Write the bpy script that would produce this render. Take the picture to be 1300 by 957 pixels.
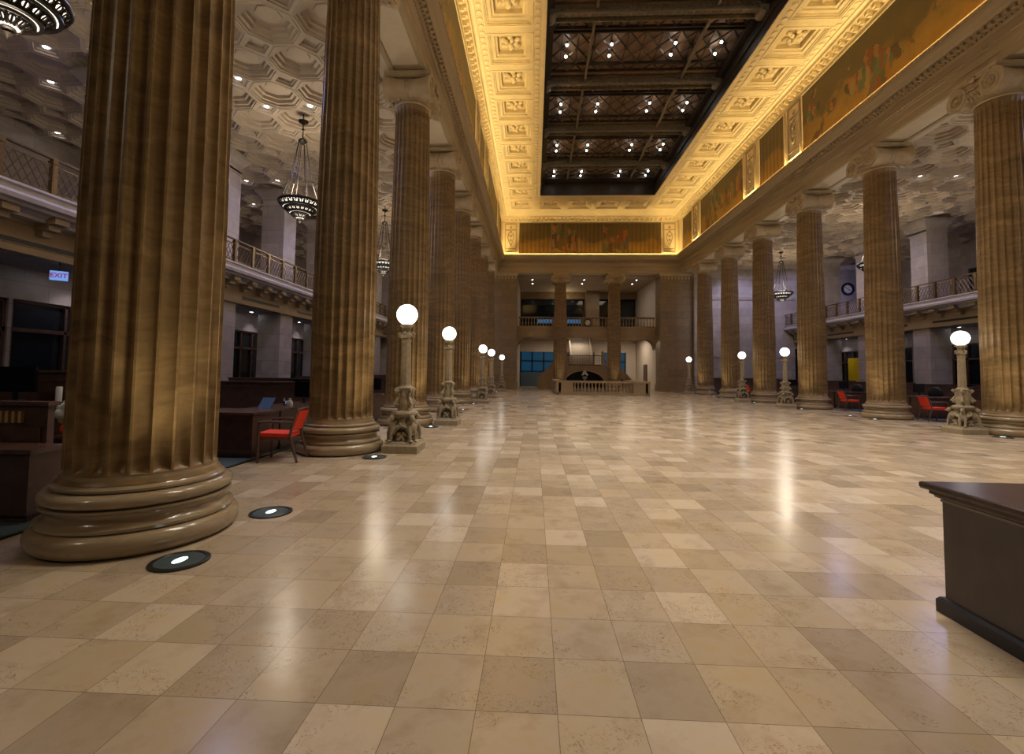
import bpy, math, random
from mathutils import Vector, Matrix
random.seed(7)
for o in list(bpy.data.objects): bpy.data.objects.remove(o, do_unlink=True)
S = bpy.context.scene
C = S.collection
PI = math.pi
# ---------------------------------------------------------------- camera
F_PX, PSI, TILT, ROLL, CY = 590.0, 0.0473, 0.0532, 0.0125, 440.0
fw = Vector((-math.sin(PSI)*math.cos(TILT), math.cos(PSI)*math.cos(TILT), math.sin(TILT)))
rt = Vector((math.cos(PSI), math.sin(PSI), 0)); up = rt.cross(fw)
R2 = rt*math.cos(ROLL)+up*math.sin(ROLL); U2 = -rt*math.sin(ROLL)+up*math.cos(ROLL)
cam = bpy.data.cameras.new('camera'); co = bpy.data.objects.new('camera', cam); C.objects.link(co)
cam.sensor_width = 36; cam.lens = F_PX/1300*36; cam.shift_y = -(478.5-CY)/1300
cam.clip_start = .05; cam.clip_end = 300
M = Matrix((R2, U2, -fw)).transposed().to_4x4(); M.translation = Vector((0, 0, 1.5))
co.matrix_world = M
S.camera = co
# ---------------------------------------------------------------- world, exposure
w = bpy.data.worlds.new('world'); S.world = w; w.use_nodes = True
w.node_tree.nodes['Background'].inputs[0].default_value = (.02, .03, .06, 1)
w.node_tree.nodes['Background'].inputs[1].default_value = .15
S.view_settings.view_transform = 'Standard'; S.view_settings.look = 'None'
S.view_settings.exposure = 0.0; S.view_settings.gamma = 1; S.view_settings.use_curve_mapping = False
# ---------------------------------------------------------------- light levels
P_COVE, P_COVE_BACK = 27.0, 17.0      # watts per metre of cove strip
P_UP = 11.0                           # column uplights
BULB_K = (2.3, 2.0, 1.2, .75, .55, .5, .5)   # per bay of the laylight, near to far
P_BULB = 20.5                         # spots in the laylight bulbs
E_GLOBE = 5.0
P_AISLE = 165.0                       # chandelier up-light
P_AISLE_DN = 30.0
P_VIOLET = 32.0
P_DOWN = 6.0                         # downlights under the gallery
C_COVE = (1, .74, .30); C_UP = (1, .86, .62); C_BULB = (1, .90, .77); C_VIOL = (.48, .50, 1)

def area(name, loc, rot, sx, sy, power, col, spread=PI):
    l = bpy.data.lights.new(name, 'AREA'); l.shape = 'RECTANGLE'; l.size = sx; l.size_y = sy
    l.energy = power; l.color = col; l.spread = spread
    o = bpy.data.objects.new(name, l); o.location = loc; o.rotation_euler = rot; C.objects.link(o); return o
def spot(name, loc, target, power, col, ang, blend=.6, r=.05):
    l = bpy.data.lights.new(name, 'SPOT'); l.energy = power; l.color = col; l.spot_size = ang; l.spot_blend = blend
    l.shadow_soft_size = r
    o = bpy.data.objects.new(name, l); o.location = loc
    d = Vector(target)-Vector(loc); o.rotation_euler = d.to_track_quat('-Z', 'Y').to_euler(); C.objects.link(o); return o
def point(name, loc, power, col, r=.2):
    l = bpy.data.lights.new(name, 'POINT'); l.energy = power; l.color = col; l.shadow_soft_size = r
    o = bpy.data.objects.new(name, l); o.location = loc; C.objects.link(o); return o

# layout (metres)
XL, XR, BAY, Y0 = -3.577, 12.642, 4.3926, -.2113
XC = (XL+XR)/2
def CYK(k): return Y0+BAY*k
YB = CYK(9)                         # axis of the back columns
ZS, ZA, ZC = 9.05, 9.8, 14.5        # shaft top, abacus top, hall ceiling
AXL, AXR = -11.1, 20.17             # gallery fronts
# cove strips behind the cornice lip
area('cove_light', (XL+.83, 17, 11.09), (PI, 0, 0), .08, 42, P_COVE*42, C_COVE)
area('cove_light', (XR-.83, 17, 11.09), (PI, 0, 0), .08, 42, P_COVE*42, C_COVE)
area('cove_light', (XC, YB-.83, 11.09), (PI, 0, 0), 14, .08, P_COVE_BACK*14, C_COVE)

# ---------------------------------------------------------------- materials
def newmat(name):
    m = bpy.data.materials.new(name); m.use_nodes = True
    nt = m.node_tree; return m, nt, nt.nodes, nt.links, nt.nodes['Principled BSDF']
def N(nt, t, **k):
    n = nt.nodes.new(t)
    for a, b in k.items():
        if a in n.inputs.keys() if isinstance(a, str) else False: n.inputs[a].default_value = b
        else: setattr(n, a, b)
    return n
def ramp(nt, stops, interp='LINEAR'):
    r = nt.nodes.new('ShaderNodeValToRGB'); r.color_ramp.interpolation = interp
    e = r.color_ramp.elements
    while len(e) < len(stops): e.new(.5)
    for i, (p, c) in enumerate(stops): e[i].position = p; e[i].color = (*c, 1)
    return r
def plain(name, col, rough=.5, metal=0, spec=.5, noise=.0, nscale=6, bump=0, bscale=40, coat=0):
    m, nt, nn, L, p = newmat(name)
    p.inputs['Base Color'].default_value = (*col, 1); p.inputs['Roughness'].default_value = rough
    p.inputs['Metallic'].default_value = metal; p.inputs['Specular IOR Level'].default_value = spec
    p.inputs['Coat Weight'].default_value = coat
    g = nn.new('ShaderNodeNewGeometry')
    if noise:
        t = nn.new('ShaderNodeTexNoise'); t.inputs['Scale'].default_value = nscale; t.inputs['Detail'].default_value = 5
        L.new(g.outputs['Position'], t.inputs['Vector'])
        r = ramp(nt, [(.3, tuple(c*(1-noise) for c in col)), (.7, tuple(min(1, c*(1+noise)) for c in col))])
        L.new(t.outputs['Fac'], r.inputs[0]); L.new(r.outputs[0], p.inputs['Base Color'])
    if bump:
        t2 = nn.new('ShaderNodeTexNoise'); t2.inputs['Scale'].default_value = bscale; t2.inputs['Detail'].default_value = 4
        L.new(g.outputs['Position'], t2.inputs['Vector'])
        b = nn.new('ShaderNodeBump'); b.inputs['Strength'].default_value = bump; b.inputs['Distance'].default_value = .03
        L.new(t2.outputs['Fac'], b.inputs['Height']); L.new(b.outputs[0], p.inputs['Normal'])
    return m
def emis(name, col, s):
    m, nt, nn, L, p = newmat(name)
    p.inputs['Base Color'].default_value = (*[c*min(.8, s*.5) for c in col], 1)
    p.inputs['Emission Color'].default_value = (*col, 1); p.inputs['Emission Strength'].default_value = s
    return m

def mat_floor():
    m, nt, nn, L, p = newmat('limestone_floor')
    g = nn.new('ShaderNodeNewGeometry')
    sx = nn.new('ShaderNodeSeparateXYZ'); L.new(g.outputs['Position'], sx.inputs[0])
    def mth(op, a, b=None):
        n = nn.new('ShaderNodeMath'); n.operation = op
        for i, v in enumerate((a, b)):
            if v is None: continue
            if isinstance(v, (int, float)): n.inputs[i].default_value = v
            else: L.new(v, n.inputs[i])
        return n.outputs[0]
    u = mth('DIVIDE', mth('SUBTRACT', sx.outputs[0], .12), .362)
    v = mth('DIVIDE', mth('SUBTRACT', sx.outputs[1], 2.53), .40)
    fu, fv = mth('FLOOR', u), mth('FLOOR', v)
    cb = nn.new('ShaderNodeCombineXYZ'); L.new(fu, cb.inputs[0]); L.new(fv, cb.inputs[1])
    wn = nn.new('ShaderNodeTexWhiteNoise'); wn.noise_dimensions = '3D'; L.new(cb.outputs[0], wn.inputs['Vector'])
    cr = ramp(nt, [(0, (.37, .295, .215)), (.18, (.44, .355, .25)), (.35, (.50, .405, .285)), (.55, (.44, .36, .27)), (.75, (.52, .425, .31)), (1, (.59, .50, .39))])
    L.new(wn.outputs['Value'], cr.inputs[0])
    # clouds and small dark veins in the stone
    off = nn.new('ShaderNodeVectorMath'); off.operation = 'MULTIPLY_ADD'
    L.new(wn.outputs['Color'], off.inputs[0]); off.inputs[1].default_value = (9, 9, 9); L.new(g.outputs['Position'], off.inputs[2])
    n1 = nn.new('ShaderNodeTexNoise'); n1.inputs['Scale'].default_value = 3.5; n1.inputs['Detail'].default_value = 8; n1.inputs['Roughness'].default_value = .65
    L.new(off.outputs[0], n1.inputs['Vector'])
    r1 = ramp(nt, [(.3, (.80, .74, .66)), (.5, (1, 1, 1)), (.72, (1.0, .93, .74))]); L.new(n1.outputs['Fac'], r1.inputs[0])
    mx = nn.new('ShaderNodeMix'); mx.data_type = 'RGBA'; mx.blend_type = 'MULTIPLY'; mx.inputs[0].default_value = .9
    L.new(cr.outputs[0], mx.inputs[6]); L.new(r1.outputs[0], mx.inputs[7])
    n2 = nn.new('ShaderNodeTexNoise'); n2.inputs['Scale'].default_value = 16; n2.inputs['Detail'].default_value = 6; n2.inputs['Distortion'].default_value = 1.5
    L.new(off.outputs[0], n2.inputs['Vector'])
    n3 = nn.new('ShaderNodeTexNoise'); n3.inputs['Scale'].default_value = 2.2; L.new(off.outputs[0], n3.inputs['Vector'])
    ab = mth('ABSOLUTE', mth('SUBTRACT', n2.outputs['Fac'], .5))
    vein = mth('MULTIPLY', mth('LESS_THAN', ab, .007), mth('GREATER_THAN', n3.outputs['Fac'], .52))
    mx2 = nn.new('ShaderNodeMix'); mx2.data_type = 'RGBA'; L.new(mth('MULTIPLY', vein, .75), mx2.inputs[0])
    L.new(mx.outputs[2], mx2.inputs[6]); mx2.inputs[7].default_value = (.16, .09, .05, 1)
    # joints
    eu = mth('ABSOLUTE', mth('SUBTRACT', mth('FRACT', u), .5)); ev = mth('ABSOLUTE', mth('SUBTRACT', mth('FRACT', v), .5))
    j = mth('GREATER_THAN', mth('MAXIMUM', eu, ev), .4955)
    mx3 = nn.new('ShaderNodeMix'); mx3.data_type = 'RGBA'; L.new(mth('MULTIPLY', j, .75), mx3.inputs[0])
    L.new(mx2.outputs[2], mx3.inputs[6]); mx3.inputs[7].default_value = (.10, .07, .045, 1)
    L.new(mx3.outputs[2], p.inputs['Base Color'])
    rr = mth('ADD', mth('MULTIPLY', n1.outputs['Fac'], .12), .13)
    L.new(mth('ADD', rr, mth('MULTIPLY', wn.outputs['Value'], .05)), p.inputs['Roughness'])
    p.inputs['Specular IOR Level'].default_value = .55
    return m
def mat_column(name, dark, light, rough, spec=.5, course=True):
    m, nt, nn, L, p = newmat(name)
    g = nn.new('ShaderNodeNewGeometry')
    oi = nn.new('ShaderNodeObjectInfo')
    va = nn.new('ShaderNodeVectorMath'); va.operation = 'MULTIPLY_ADD'
    L.new(oi.outputs['Location'], va.inputs[0]); va.inputs[1].default_value = (1.7, 1.3, 0); L.new(g.outputs['Position'], va.inputs[2])
    n0 = nn.new('ShaderNodeTexNoise'); n0.inputs['Scale'].default_value = 1.6; n0.inputs['Detail'].default_value = 3; L.new(va.outputs[0], n0.inputs['Vector'])
    mp = nn.new('ShaderNodeMapping'); mp.inputs['Scale'].default_value = (.7, .7, 4.5); L.new(va.outputs[0], mp.inputs[0])
    ad = nn.new('ShaderNodeVectorMath'); ad.operation = 'MULTIPLY_ADD'; L.new(n0.outputs['Color'], ad.inputs[0]); ad.inputs[1].default_value = (.5, .5, 3.0); L.new(mp.outputs[0], ad.inputs[2])
    n1 = nn.new('ShaderNodeTexNoise'); n1.inputs['Scale'].default_value = 1.7; n1.inputs['Detail'].default_value = 7; n1.inputs['Roughness'].default_value = .6
    L.new(ad.outputs[0], n1.inputs['Vector'])
    r = ramp(nt, [(.30, dark), (.48, tuple((a+b)/2 for a, b in zip(dark, light))), (.60, light), (.72, tuple(min(1, c*1.25) for c in light))])
    L.new(n1.outputs['Fac'], r.inputs[0])
    wv = nn.new('ShaderNodeTexWave'); wv.bands_direction = 'Z'; wv.inputs['Scale'].default_value = 2.6; wv.inputs['Distortion'].default_value = 5; wv.inputs['Detail'].default_value = 3
    wv.inputs['Detail Scale'].default_value = 1.2
    L.new(va.outputs[0], wv.inputs['Vector'])
    r2 = ramp(nt, [(0, (.92, .91, .90)), (.25, (1, 1, 1)), (.85, (1, 1, 1)), (1, (1.0, .98, .94))]); L.new(wv.outputs['Color'], r2.inputs[0])
    mx = nn.new('ShaderNodeMix'); mx.data_type = 'RGBA'; mx.blend_type = 'MULTIPLY'; mx.inputs[0].default_value = 1
    L.new(r.outputs[0], mx.inputs[6]); L.new(r2.outputs[0], mx.inputs[7])
    out = mx.outputs[2]
    L.new(out, p.inputs['Base Color'])
    p.inputs['Roughness'].default_value = rough; p.inputs['Specular IOR Level'].default_value = spec
    return m
def mat_ashlar(name, col, w=1.1, h=.55, rough=.5, var=.12, joint=.55):
    """stone laid in courses: thin darker joints on both wall directions"""
    m, nt, nn, L, p = newmat(name)
    g = nn.new('ShaderNodeNewGeometry'); s = nn.new('ShaderNodeSeparateXYZ'); L.new(g.outputs['Position'], s.inputs[0])
    ad = nn.new('ShaderNodeMath'); L.new(s.outputs[0], ad.inputs[0]); L.new(s.outputs[1], ad.inputs[1])
    cb = nn.new('ShaderNodeCombineXYZ'); L.new(ad.outputs[0], cb.inputs[0]); L.new(s.outputs[2], cb.inputs[1])
    b = nn.new('ShaderNodeTexBrick'); b.inputs['Scale'].default_value = 1; b.inputs['Brick Width'].default_value = w; b.inputs['Row Height'].default_value = h
    b.inputs['Mortar Size'].default_value = .008; b.inputs['Mortar Smooth'].default_value = .2
    b.inputs['Color1'].default_value = (*[c*(1-var) for c in col], 1); b.inputs['Color2'].default_value = (*[min(1, c*(1+var)) for c in col], 1)
    b.inputs['Mortar'].default_value = (*[c*joint for c in col], 1)
    L.new(cb.outputs[0], b.inputs['Vector'])
    n = nn.new('ShaderNodeTexNoise'); n.inputs['Scale'].default_value = 2.5; n.inputs['Detail'].default_value = 6; L.new(g.outputs['Position'], n.inputs['Vector'])
    r = ramp(nt, [(.3, (.82, .82, .82)), (.7, (1.05, 1.03, 1))]); L.new(n.outputs['Fac'], r.inputs[0])
    mx = nn.new('ShaderNodeMix'); mx.data_type = 'RGBA'; mx.blend_type = 'MULTIPLY'; mx.inputs[0].default_value = 1
    L.new(b.outputs['Color'], mx.inputs[6]); L.new(r.outputs[0], mx.inputs[7]); L.new(mx.outputs[2], p.inputs['Base Color'])
    p.inputs['Roughness'].default_value = rough
    return m
def mat_relief(name, col, rough=.6, scale=9, strength=.6, dist=.05):
    """plaster with cast ornament: voronoi relief as bump only"""
    m, nt, nn, L, p = newmat(name)
    g = nn.new('ShaderNodeNewGeometry')
    v = nn.new('ShaderNodeTexVoronoi'); v.feature = 'SMOOTH_F1'; v.inputs['Scale'].default_value = scale; L.new(g.outputs['Position'], v.inputs['Vector'])
    n = nn.new('ShaderNodeTexNoise'); n.inputs['Scale'].default_value = scale*2.2; n.inputs['Detail'].default_value = 4; L.new(g.outputs['Position'], n.inputs['Vector'])
    a = nn.new('ShaderNodeMath'); L.new(v.outputs['Distance'], a.inputs[0]); L.new(n.outputs['Fac'], a.inputs[1])
    b = nn.new('ShaderNodeBump'); b.inputs['Strength'].default_value = strength; b.inputs['Distance'].default_value = dist
    L.new(a.outputs[0], b.inputs['Height']); L.new(b.outputs[0], p.inputs['Normal'])
    n2 = nn.new('ShaderNodeTexNoise'); n2.inputs['Scale'].default_value = 1.3; n2.inputs['Detail'].default_value = 5; L.new(g.outputs['Position'], n2.inputs['Vector'])
    r = ramp(nt, [(.3, tuple(c*.82 for c in col)), (.7, col)]); L.new(n2.outputs['Fac'], r.inputs[0]); L.new(r.outputs[0], p.inputs['Base Color'])
    p.inputs['Roughness'].default_value = rough
    return m
def mat_mural(name, seed, figs=True, cover=.445):
    """faded painted frieze: umber sky, gold ground, loose groups of red and green costume"""
    m, nt, nn, L, p = newmat(name)
    tc = nn.new('ShaderNodeTexCoord'); g = nn.new('ShaderNodeNewGeometry')
    s = nn.new('ShaderNodeSeparateXYZ'); L.new(g.outputs['Position'], s.inputs[0])
    def mth(op, a, b=None):
        n = nn.new('ShaderNodeMath'); n.operation = op
        for i, v in enumerate((a, b)):
            if v is None: continue
            if isinstance(v, (int, float)): n.inputs[i].default_value = v
            else: L.new(v, n.inputs[i])
        return n.outputs[0]
    along = mth('ADD', mth('ADD', s.outputs[0], s.outputs[1]), seed*13.7)
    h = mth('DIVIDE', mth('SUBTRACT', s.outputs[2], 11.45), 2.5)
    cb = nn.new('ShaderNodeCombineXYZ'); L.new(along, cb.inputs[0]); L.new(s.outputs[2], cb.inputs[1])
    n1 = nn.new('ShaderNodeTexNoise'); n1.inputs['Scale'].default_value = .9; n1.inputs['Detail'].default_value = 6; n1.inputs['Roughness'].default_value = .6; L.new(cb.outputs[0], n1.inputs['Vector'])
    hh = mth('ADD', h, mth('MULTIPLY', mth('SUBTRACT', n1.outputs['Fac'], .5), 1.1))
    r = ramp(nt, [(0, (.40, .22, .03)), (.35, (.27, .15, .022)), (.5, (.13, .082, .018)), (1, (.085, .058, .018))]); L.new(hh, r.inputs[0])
    base = r.outputs[0]
    if figs:
        mp = nn.new('ShaderNodeMapping'); mp.inputs['Scale'].default_value = (2.6, .8, 1); L.new(cb.outputs[0], mp.inputs[0])
        v = nn.new('ShaderNodeTexVoronoi'); v.inputs['Scale'].default_value = 2.0; v.inputs['Randomness'].default_value = 1
        n4 = nn.new('ShaderNodeTexNoise'); n4.inputs['Scale'].default_value = 4.5; n4.inputs['Detail'].default_value = 4; L.new(cb.outputs[0], n4.inputs['Vector'])
        va = nn.new('ShaderNodeVectorMath'); va.operation = 'MULTIPLY_ADD'; L.new(n4.outputs['Color'], va.inputs[0]); va.inputs[1].default_value = (1.0, .8, 0); L.new(mp.outputs[0], va.inputs[2]); L.new(va.outputs[0], v.inputs['Vector'])
        rc = ramp(nt, [(0, (.22, .04, .012)), (.2, (.05, .09, .02)), (.35, (.38, .13, .02)), (.5, (.06, .035, .015)), (.65, (.30, .22, .07)), (.8, (.09, .13, .06)), (1, (.42, .08, .02))], 'CONSTANT')
        sc = nn.new('ShaderNodeSeparateColor'); L.new(v.outputs['Color'], sc.inputs[0]); L.new(sc.outputs[0], rc.inputs[0])
        n2 = nn.new('ShaderNodeTexNoise'); n2.inputs['Scale'].default_value = .42; n2.inputs['Detail'].default_value = 3; L.new(cb.outputs[0], n2.inputs['Vector'])
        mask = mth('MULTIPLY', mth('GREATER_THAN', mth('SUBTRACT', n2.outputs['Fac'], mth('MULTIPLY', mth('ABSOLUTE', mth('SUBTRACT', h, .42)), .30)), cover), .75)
        mx = nn.new('ShaderNodeMix'); mx.data_type = 'RGBA'; L.new(mask, mx.inputs[0]); L.new(base, mx.inputs[6]); L.new(rc.outputs[0], mx.inputs[7]); base = mx.outputs[2]
    else:
        wv = nn.new('ShaderNodeTexWave'); wv.bands_direction = 'X'; wv.inputs['Scale'].default_value = .9; wv.inputs['Distortion'].default_value = .6; L.new(cb.outputs[0], wv.inputs['Vector'])
        r3 = ramp(nt, [(.3, (.75, .75, .7)), (.7, (1.1, 1.05, 1))]); L.new(wv.outputs['Fac'], r3.inputs[0])
        mx = nn.new('ShaderNodeMix'); mx.data_type = 'RGBA'; mx.blend_type = 'MULTIPLY'; mx.inputs[0].default_value = 1; L.new(base, mx.inputs[6]); L.new(r3.outputs[0], mx.inputs[7]); base = mx.outputs[2]
    L.new(base, p.inputs['Base Color']); p.inputs['Roughness'].default_value = .55
    return m

MT = dict(
    floor=mat_floor(),
    shaft=mat_column('banded_brown_marble', (.175, .110, .045), (.30, .197, .088), .36),
    base=mat_column('polished_marble_base', (.30, .22, .13), (.36, .28, .175), .16, .6),
    capital=plain('carved_cap_stone', (.44, .34, .21), .6, noise=.12, nscale=5, bump=.3, bscale=30),
    entab=plain('entablature_stone', (.37, .28, .16), .5, noise=.03, nscale=1.5),
    soffit=plain('soffit_stone', (.55, .46, .33), .6, noise=.06, nscale=3),
    gold=mat_relief('gilded_plaster', (.74, .60, .36), .6, 7, .55, .04),
    goldp=plain('gilded_plaster_plain', (.76, .62, .38), .6, noise=.06, nscale=2),
    aislec=mat_relief('aged_plaster', (.50, .41, .31), .7, 5, .16, .03),
    iron=plain('dark_bronze_grille', (.035, .026, .018), .45, .3, noise=.2),
    iron2=plain('weathered_bronze_beam', (.17, .14, .10), .5, .2, noise=.25, nscale=9, bump=.4, bscale=14),
    laylight=plain('amber_laylight_glass', (.26, .16, .10), .45, noise=.2, nscale=2),
    lampstone=plain('cast_stone_lamp', (.33, .27, .175), .55, noise=.15, nscale=14, bump=.35, bscale=45),
    globe=emis('lit_opal_glass', (1, .97, .93), E_GLOBE),
    bulb=emis('lit_bulb', (1, .96, .9), 30),
    down=emis('lit_downlight', (.85, .9, 1), 22),
    downdim=emis('lit_downlight_dim', (.9, .93, 1), 8),
    whitering=plain('white_ring', (.6, .6, .6), .4),
    chmetal=plain('chandelier_bronze', (.03, .022, .015), .4, .5),
    chglass=emis('lit_chandelier_glass', (1, .90, .74), 1.8),
    wood=plain('dark_stained_wood', (.095, .050, .036), .35, noise=.25, nscale=7),
    woodtop=plain('dark_wood_top', (.12, .062, .045), .22, noise=.25, nscale=9),
    deskblack=plain('espresso_desk', (.080, .064, .058), .42, noise=.15, nscale=5),
    desktop=plain('espresso_desk_top', (.050, .026, .018), .25, noise=.25, nscale=8),
    red=plain('red_fabric', (.80, .05, .012), .8, noise=.1, nscale=30),
    black=plain('black_plastic', (.012, .012, .014), .35),
    screen=plain('dark_screen', (.006, .007, .010), .12),
    paper=plain('white_paper', (.7, .7, .7), .7),
    blue=plain('blue_folder', (.05, .16, .35), .5),
    carpet=plain('blue_grey_carpet', (.055, .085, .11), .95, noise=.25, nscale=60),
    stone=mat_ashlar('pale_ashlar', (.40, .34, .29), 1.3, .62, .45),
    brownstone=mat_ashlar('brown_ashlar', (.25, .175, .095), 1.2, .60, .4),
    galface=plain('gallery_fascia', (.50, .45, .42), .5, noise=.08),
    tan=plain('tan_fascia', (.36, .26, .15), .55, noise=.08, nscale=2),
    lowceil=plain('low_ceiling_plaster', (.30, .26, .24), .7),
    bronze=plain('railing_bronze', (.15, .095, .04), .38, .75, noise=.25, nscale=20),
    dark=plain('dark_recess', (.012, .012, .014), .3),
    glassd=plain('dark_glass', (.010, .014, .020), .06, spec=.7),
    white=plain('white_wall', (.62, .56, .50), .7, noise=.05),
    lens=emis('lit_uplight_lens', (.82, 1, .95), 2.2), lensg=emis('uplight_glass', (.35, .48, .45), .05),
    steel=plain('dark_steel_ring', (.05, .055, .05), .3, .8),
    yellow=plain('yellow_panel', (.85, .60, .01), .5),
    exitface=emis('exit_sign_face', (.20, .42, .95), .75),
    exitred=emis('exit_sign_letters', (.40, .02, .22), .6),
    bluewin=emis('blue_night_window', (.01, .10, .20), .30),
    bluestrip=emis('blue_light_strip', (.08, .25, .50), .35),
    clockf=plain('clock_face', (.75, .70, .60), .4),
    wstone=plain('pale_stair_stone', (.50, .46, .42), .5, noise=.1),
)

# ---------------------------------------------------------------- mesh helper
class MB:
    def __init__(s): s.v = []; s.f = []
    def add(s, o, M=None):
        n = len(s.v)
        s.v += [tuple(M @ Vector(p)) for p in o.v] if M is not None else o.v
        s.f += [tuple(i+n for i in f) for f in o.f]; return s
    def box(s, x0, x1, y0, y1, z0, z1):
        n = len(s.v)
        s.v += [(x0, y0, z0), (x1, y0, z0), (x1, y1, z0), (x0, y1, z0), (x0, y0, z1), (x1, y0, z1), (x1, y1, z1), (x0, y1, z1)]
        s.f += [tuple(n+i for i in q) for q in ((3, 2, 1, 0), (4, 5, 6, 7), (0, 1, 5, 4), (1, 2, 6, 5), (2, 3, 7, 6), (3, 0, 4, 7))]; return s
    def cbox(s, c, h): return s.box(c[0]-h[0], c[0]+h[0], c[1]-h[1], c[1]+h[1], c[2]-h[2], c[2]+h[2])
    def quad(s, a, b, c, d):
        n = len(s.v); s.v += [a, b, c, d]; s.f.append((n, n+1, n+2, n+3)); return s
    def rings(s, rs, cap0=False, cap1=False, closed=True):
        n = len(s.v); k = len(rs[0])
        for r in rs: s.v += [tuple(p) for p in r]
        for i in range(len(rs)-1):
            for j in range(k if closed else k-1):
                a = n+i*k+j; b = n+i*k+(j+1) % k; s.f.append((a, b, b+k, a+k))
        if cap0: s.f.append(tuple(n+j for j in reversed(range(k))))
        if cap1: s.f.append(tuple(n+(len(rs)-1)*k+j for j in range(k)))
        return s
    def lathe(s, prof, n=24, c=(0, 0, 0), axis='z', cap=True, sx=1, sy=1, rot=0):
        rs = []
        for r, z in prof:
            row = []
            for j in range(n):
                a = 2*PI*j/n+rot; x, y = r*math.cos(a)*sx, r*math.sin(a)*sy
                p = (x, y, z) if axis == 'z' else ((z, x, y) if axis == 'x' else (y, z, x))
                row.append((p[0]+c[0], p[1]+c[1], p[2]+c[2]))
            rs.append(row)
        return s.rings(rs, cap, cap)
    def tube(s, pts, r, n=6, cap=True):
        P = [Vector(p) for p in pts]; rs = []
        rad = r if isinstance(r, (list, tuple)) else [r]*len(P)
        t0 = (P[1]-P[0]).normalized(); ref = Vector((0, 0, 1)) if abs(t0.z) < .9 else Vector((1, 0, 0))
        nrm = t0.cross(ref).normalized()
        for i, p in enumerate(P):
            t = (P[min(i+1, len(P)-1)]-P[max(i-1, 0)]).normalized()
            nrm = (nrm-t*nrm.dot(t)).normalized(); bi = t.cross(nrm)
            rs.append([tuple(p+(nrm*math.cos(2*PI*j/n)+bi*math.sin(2*PI*j/n))*rad[i]) for j in range(n)])
        return s.rings(rs, cap, cap)
    def ell(s, c, r, n=10, m=6, M=None):
        o = MB(); pr = [(max(1e-4, math.sin(PI*i/m)), -math.cos(PI*i/m)) for i in range(m+1)]
        o.lathe(pr, n, cap=False)
        T = Matrix.Translation(c) @ (M.to_4x4() if M is not None else Matrix.Identity(4)) @ Matrix.Diagonal((*r, 1))
        return s.add(o, T)
    def build(s, name, mat, parent=None, smooth=None, loc=None):
        me = bpy.data.meshes.new(name); me.from_pydata(s.v, [], s.f); me.materials.append(MT[mat] if isinstance(mat, str) else mat)
        if smooth:
            me.polygons.foreach_set('use_smooth', [True]*len(me.polygons)); me.set_sharp_from_angle(angle=math.radians(smooth))
        me.update(); o = bpy.data.objects.new(name, me); C.objects.link(o)
        if loc: o.location = loc
        if parent: o.parent = parent
        return o
def tag(o, label, cat, group=None, kind='thing'):
    o['label'] = label; o['category'] = cat; o['kind'] = kind
    if group: o['group'] = group
    return o
def thing(name, label, cat, loc=(0, 0, 0), rz=0, group=None):
    o = bpy.data.objects.new(name, None); C.objects.link(o); o.location = loc; o.rotation_euler = (0, 0, rz)
    o.empty_display_size = .2
    return tag(o, label, cat, group)
def struct(name, mb, mat, parent=None, smooth=None, loc=None):
    o = mb.build(name, mat, parent, smooth, loc)
    if parent is None: o['kind'] = 'structure'
    return o
def dup(o, loc=None, rz=None, label=None, group=None, parent=None, sc=None):
    c = o.copy(); C.objects.link(c)
    if parent is not None: c.parent = parent
    if loc is not None: c.location = loc
    if rz is not None: c.rotation_euler = (0, 0, rz)
    if sc is not None: c.scale = sc
    if label: c['label'] = label
    if group: c['group'] = group
    for ch in o.children: dup(ch, parent=c)
    return c
ORD = ['nearest', 'second nearest', 'third nearest', 'fourth nearest', 'fifth nearest', 'sixth nearest', 'seventh nearest', 'eighth nearest', 'ninth nearest']

# ================================================================ SHELL
b = MB().quad((-19, -8, 0), (28.2, -8, 0), (28.2, 50, 0), (-19, 50, 0))
struct('floor', b, 'floor')
for sx, x0, x1 in (('l', -18.4, -4.58), ('r', 13.64, 27.6)):
    struct('floor_carpet', MB().box(x0, x1, -6, 38.4, .0, .012), 'carpet')
for x in (-4.585, 13.63):
    struct('trim_1', MB().box(x, x+.035, -6, 38.4, .0, .016), 'steel')

# ---- entablature swept round three sides of the hall
def sweep(prof, y0=-6.0):
    """prof: (d,z); d = distance into the hall from the column axes"""
    rs = [[(XL+d, y0, z), (XL+d, YB-d, z), (XR-d, YB-d, z), (XR-d, y0, z)] for d, z in prof]
    return MB().rings(rs, closed=False)
def along(fn, d, pitch, y0=2.0, back=True):
    """call fn(mb, M) at every pitch along the three sides at offset d"""
    mb = MB()
    n = int((YB-d-y0)/pitch)
    for i in range(n):
        y = YB-d-pitch*(i+.5)
        mb.add(fn, Matrix.Translation((XL+d, y, 0)) @ Matrix.Rotation(0, 4, 'Z'))
        mb.add(fn, Matrix.Translation((XR-d, y, 0)) @ Matrix.Rotation(PI, 4, 'Z'))
    if back:
        n = int((XR-XL-2*d)/pitch)
        for i in range(n):
            x = XC+(i-(n-1)/2)*pitch
            mb.add(fn, Matrix.Translation((x, YB-d, 0)) @ Matrix.Rotation(-PI/2, 4, 'Z'))
    return mb
prof = [(-.52, 10.0), (-.52, 9.8), (-.40, 9.8), (-.38, 9.84), (.36, 9.84), (.38, 9.8), (.50, 9.8), (.50, 10.02), (.53, 10.04), (.53, 10.24), (.57, 10.26), (.57, 10.31), (.60, 10.33), (.60, 10.37), (.55, 10.40),
        (.55, 10.62), (.60, 10.66), (.62, 10.72), (.68, 10.74), (.68, 10.86), (.76, 10.88), (.80, 10.92), (.86, 10.94), (.90, 11.00), (.97, 11.05), (1.0, 11.12), (1.0, 11.26), (.97, 11.26), (.96, 11.05), (.74, 11.05)]
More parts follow.
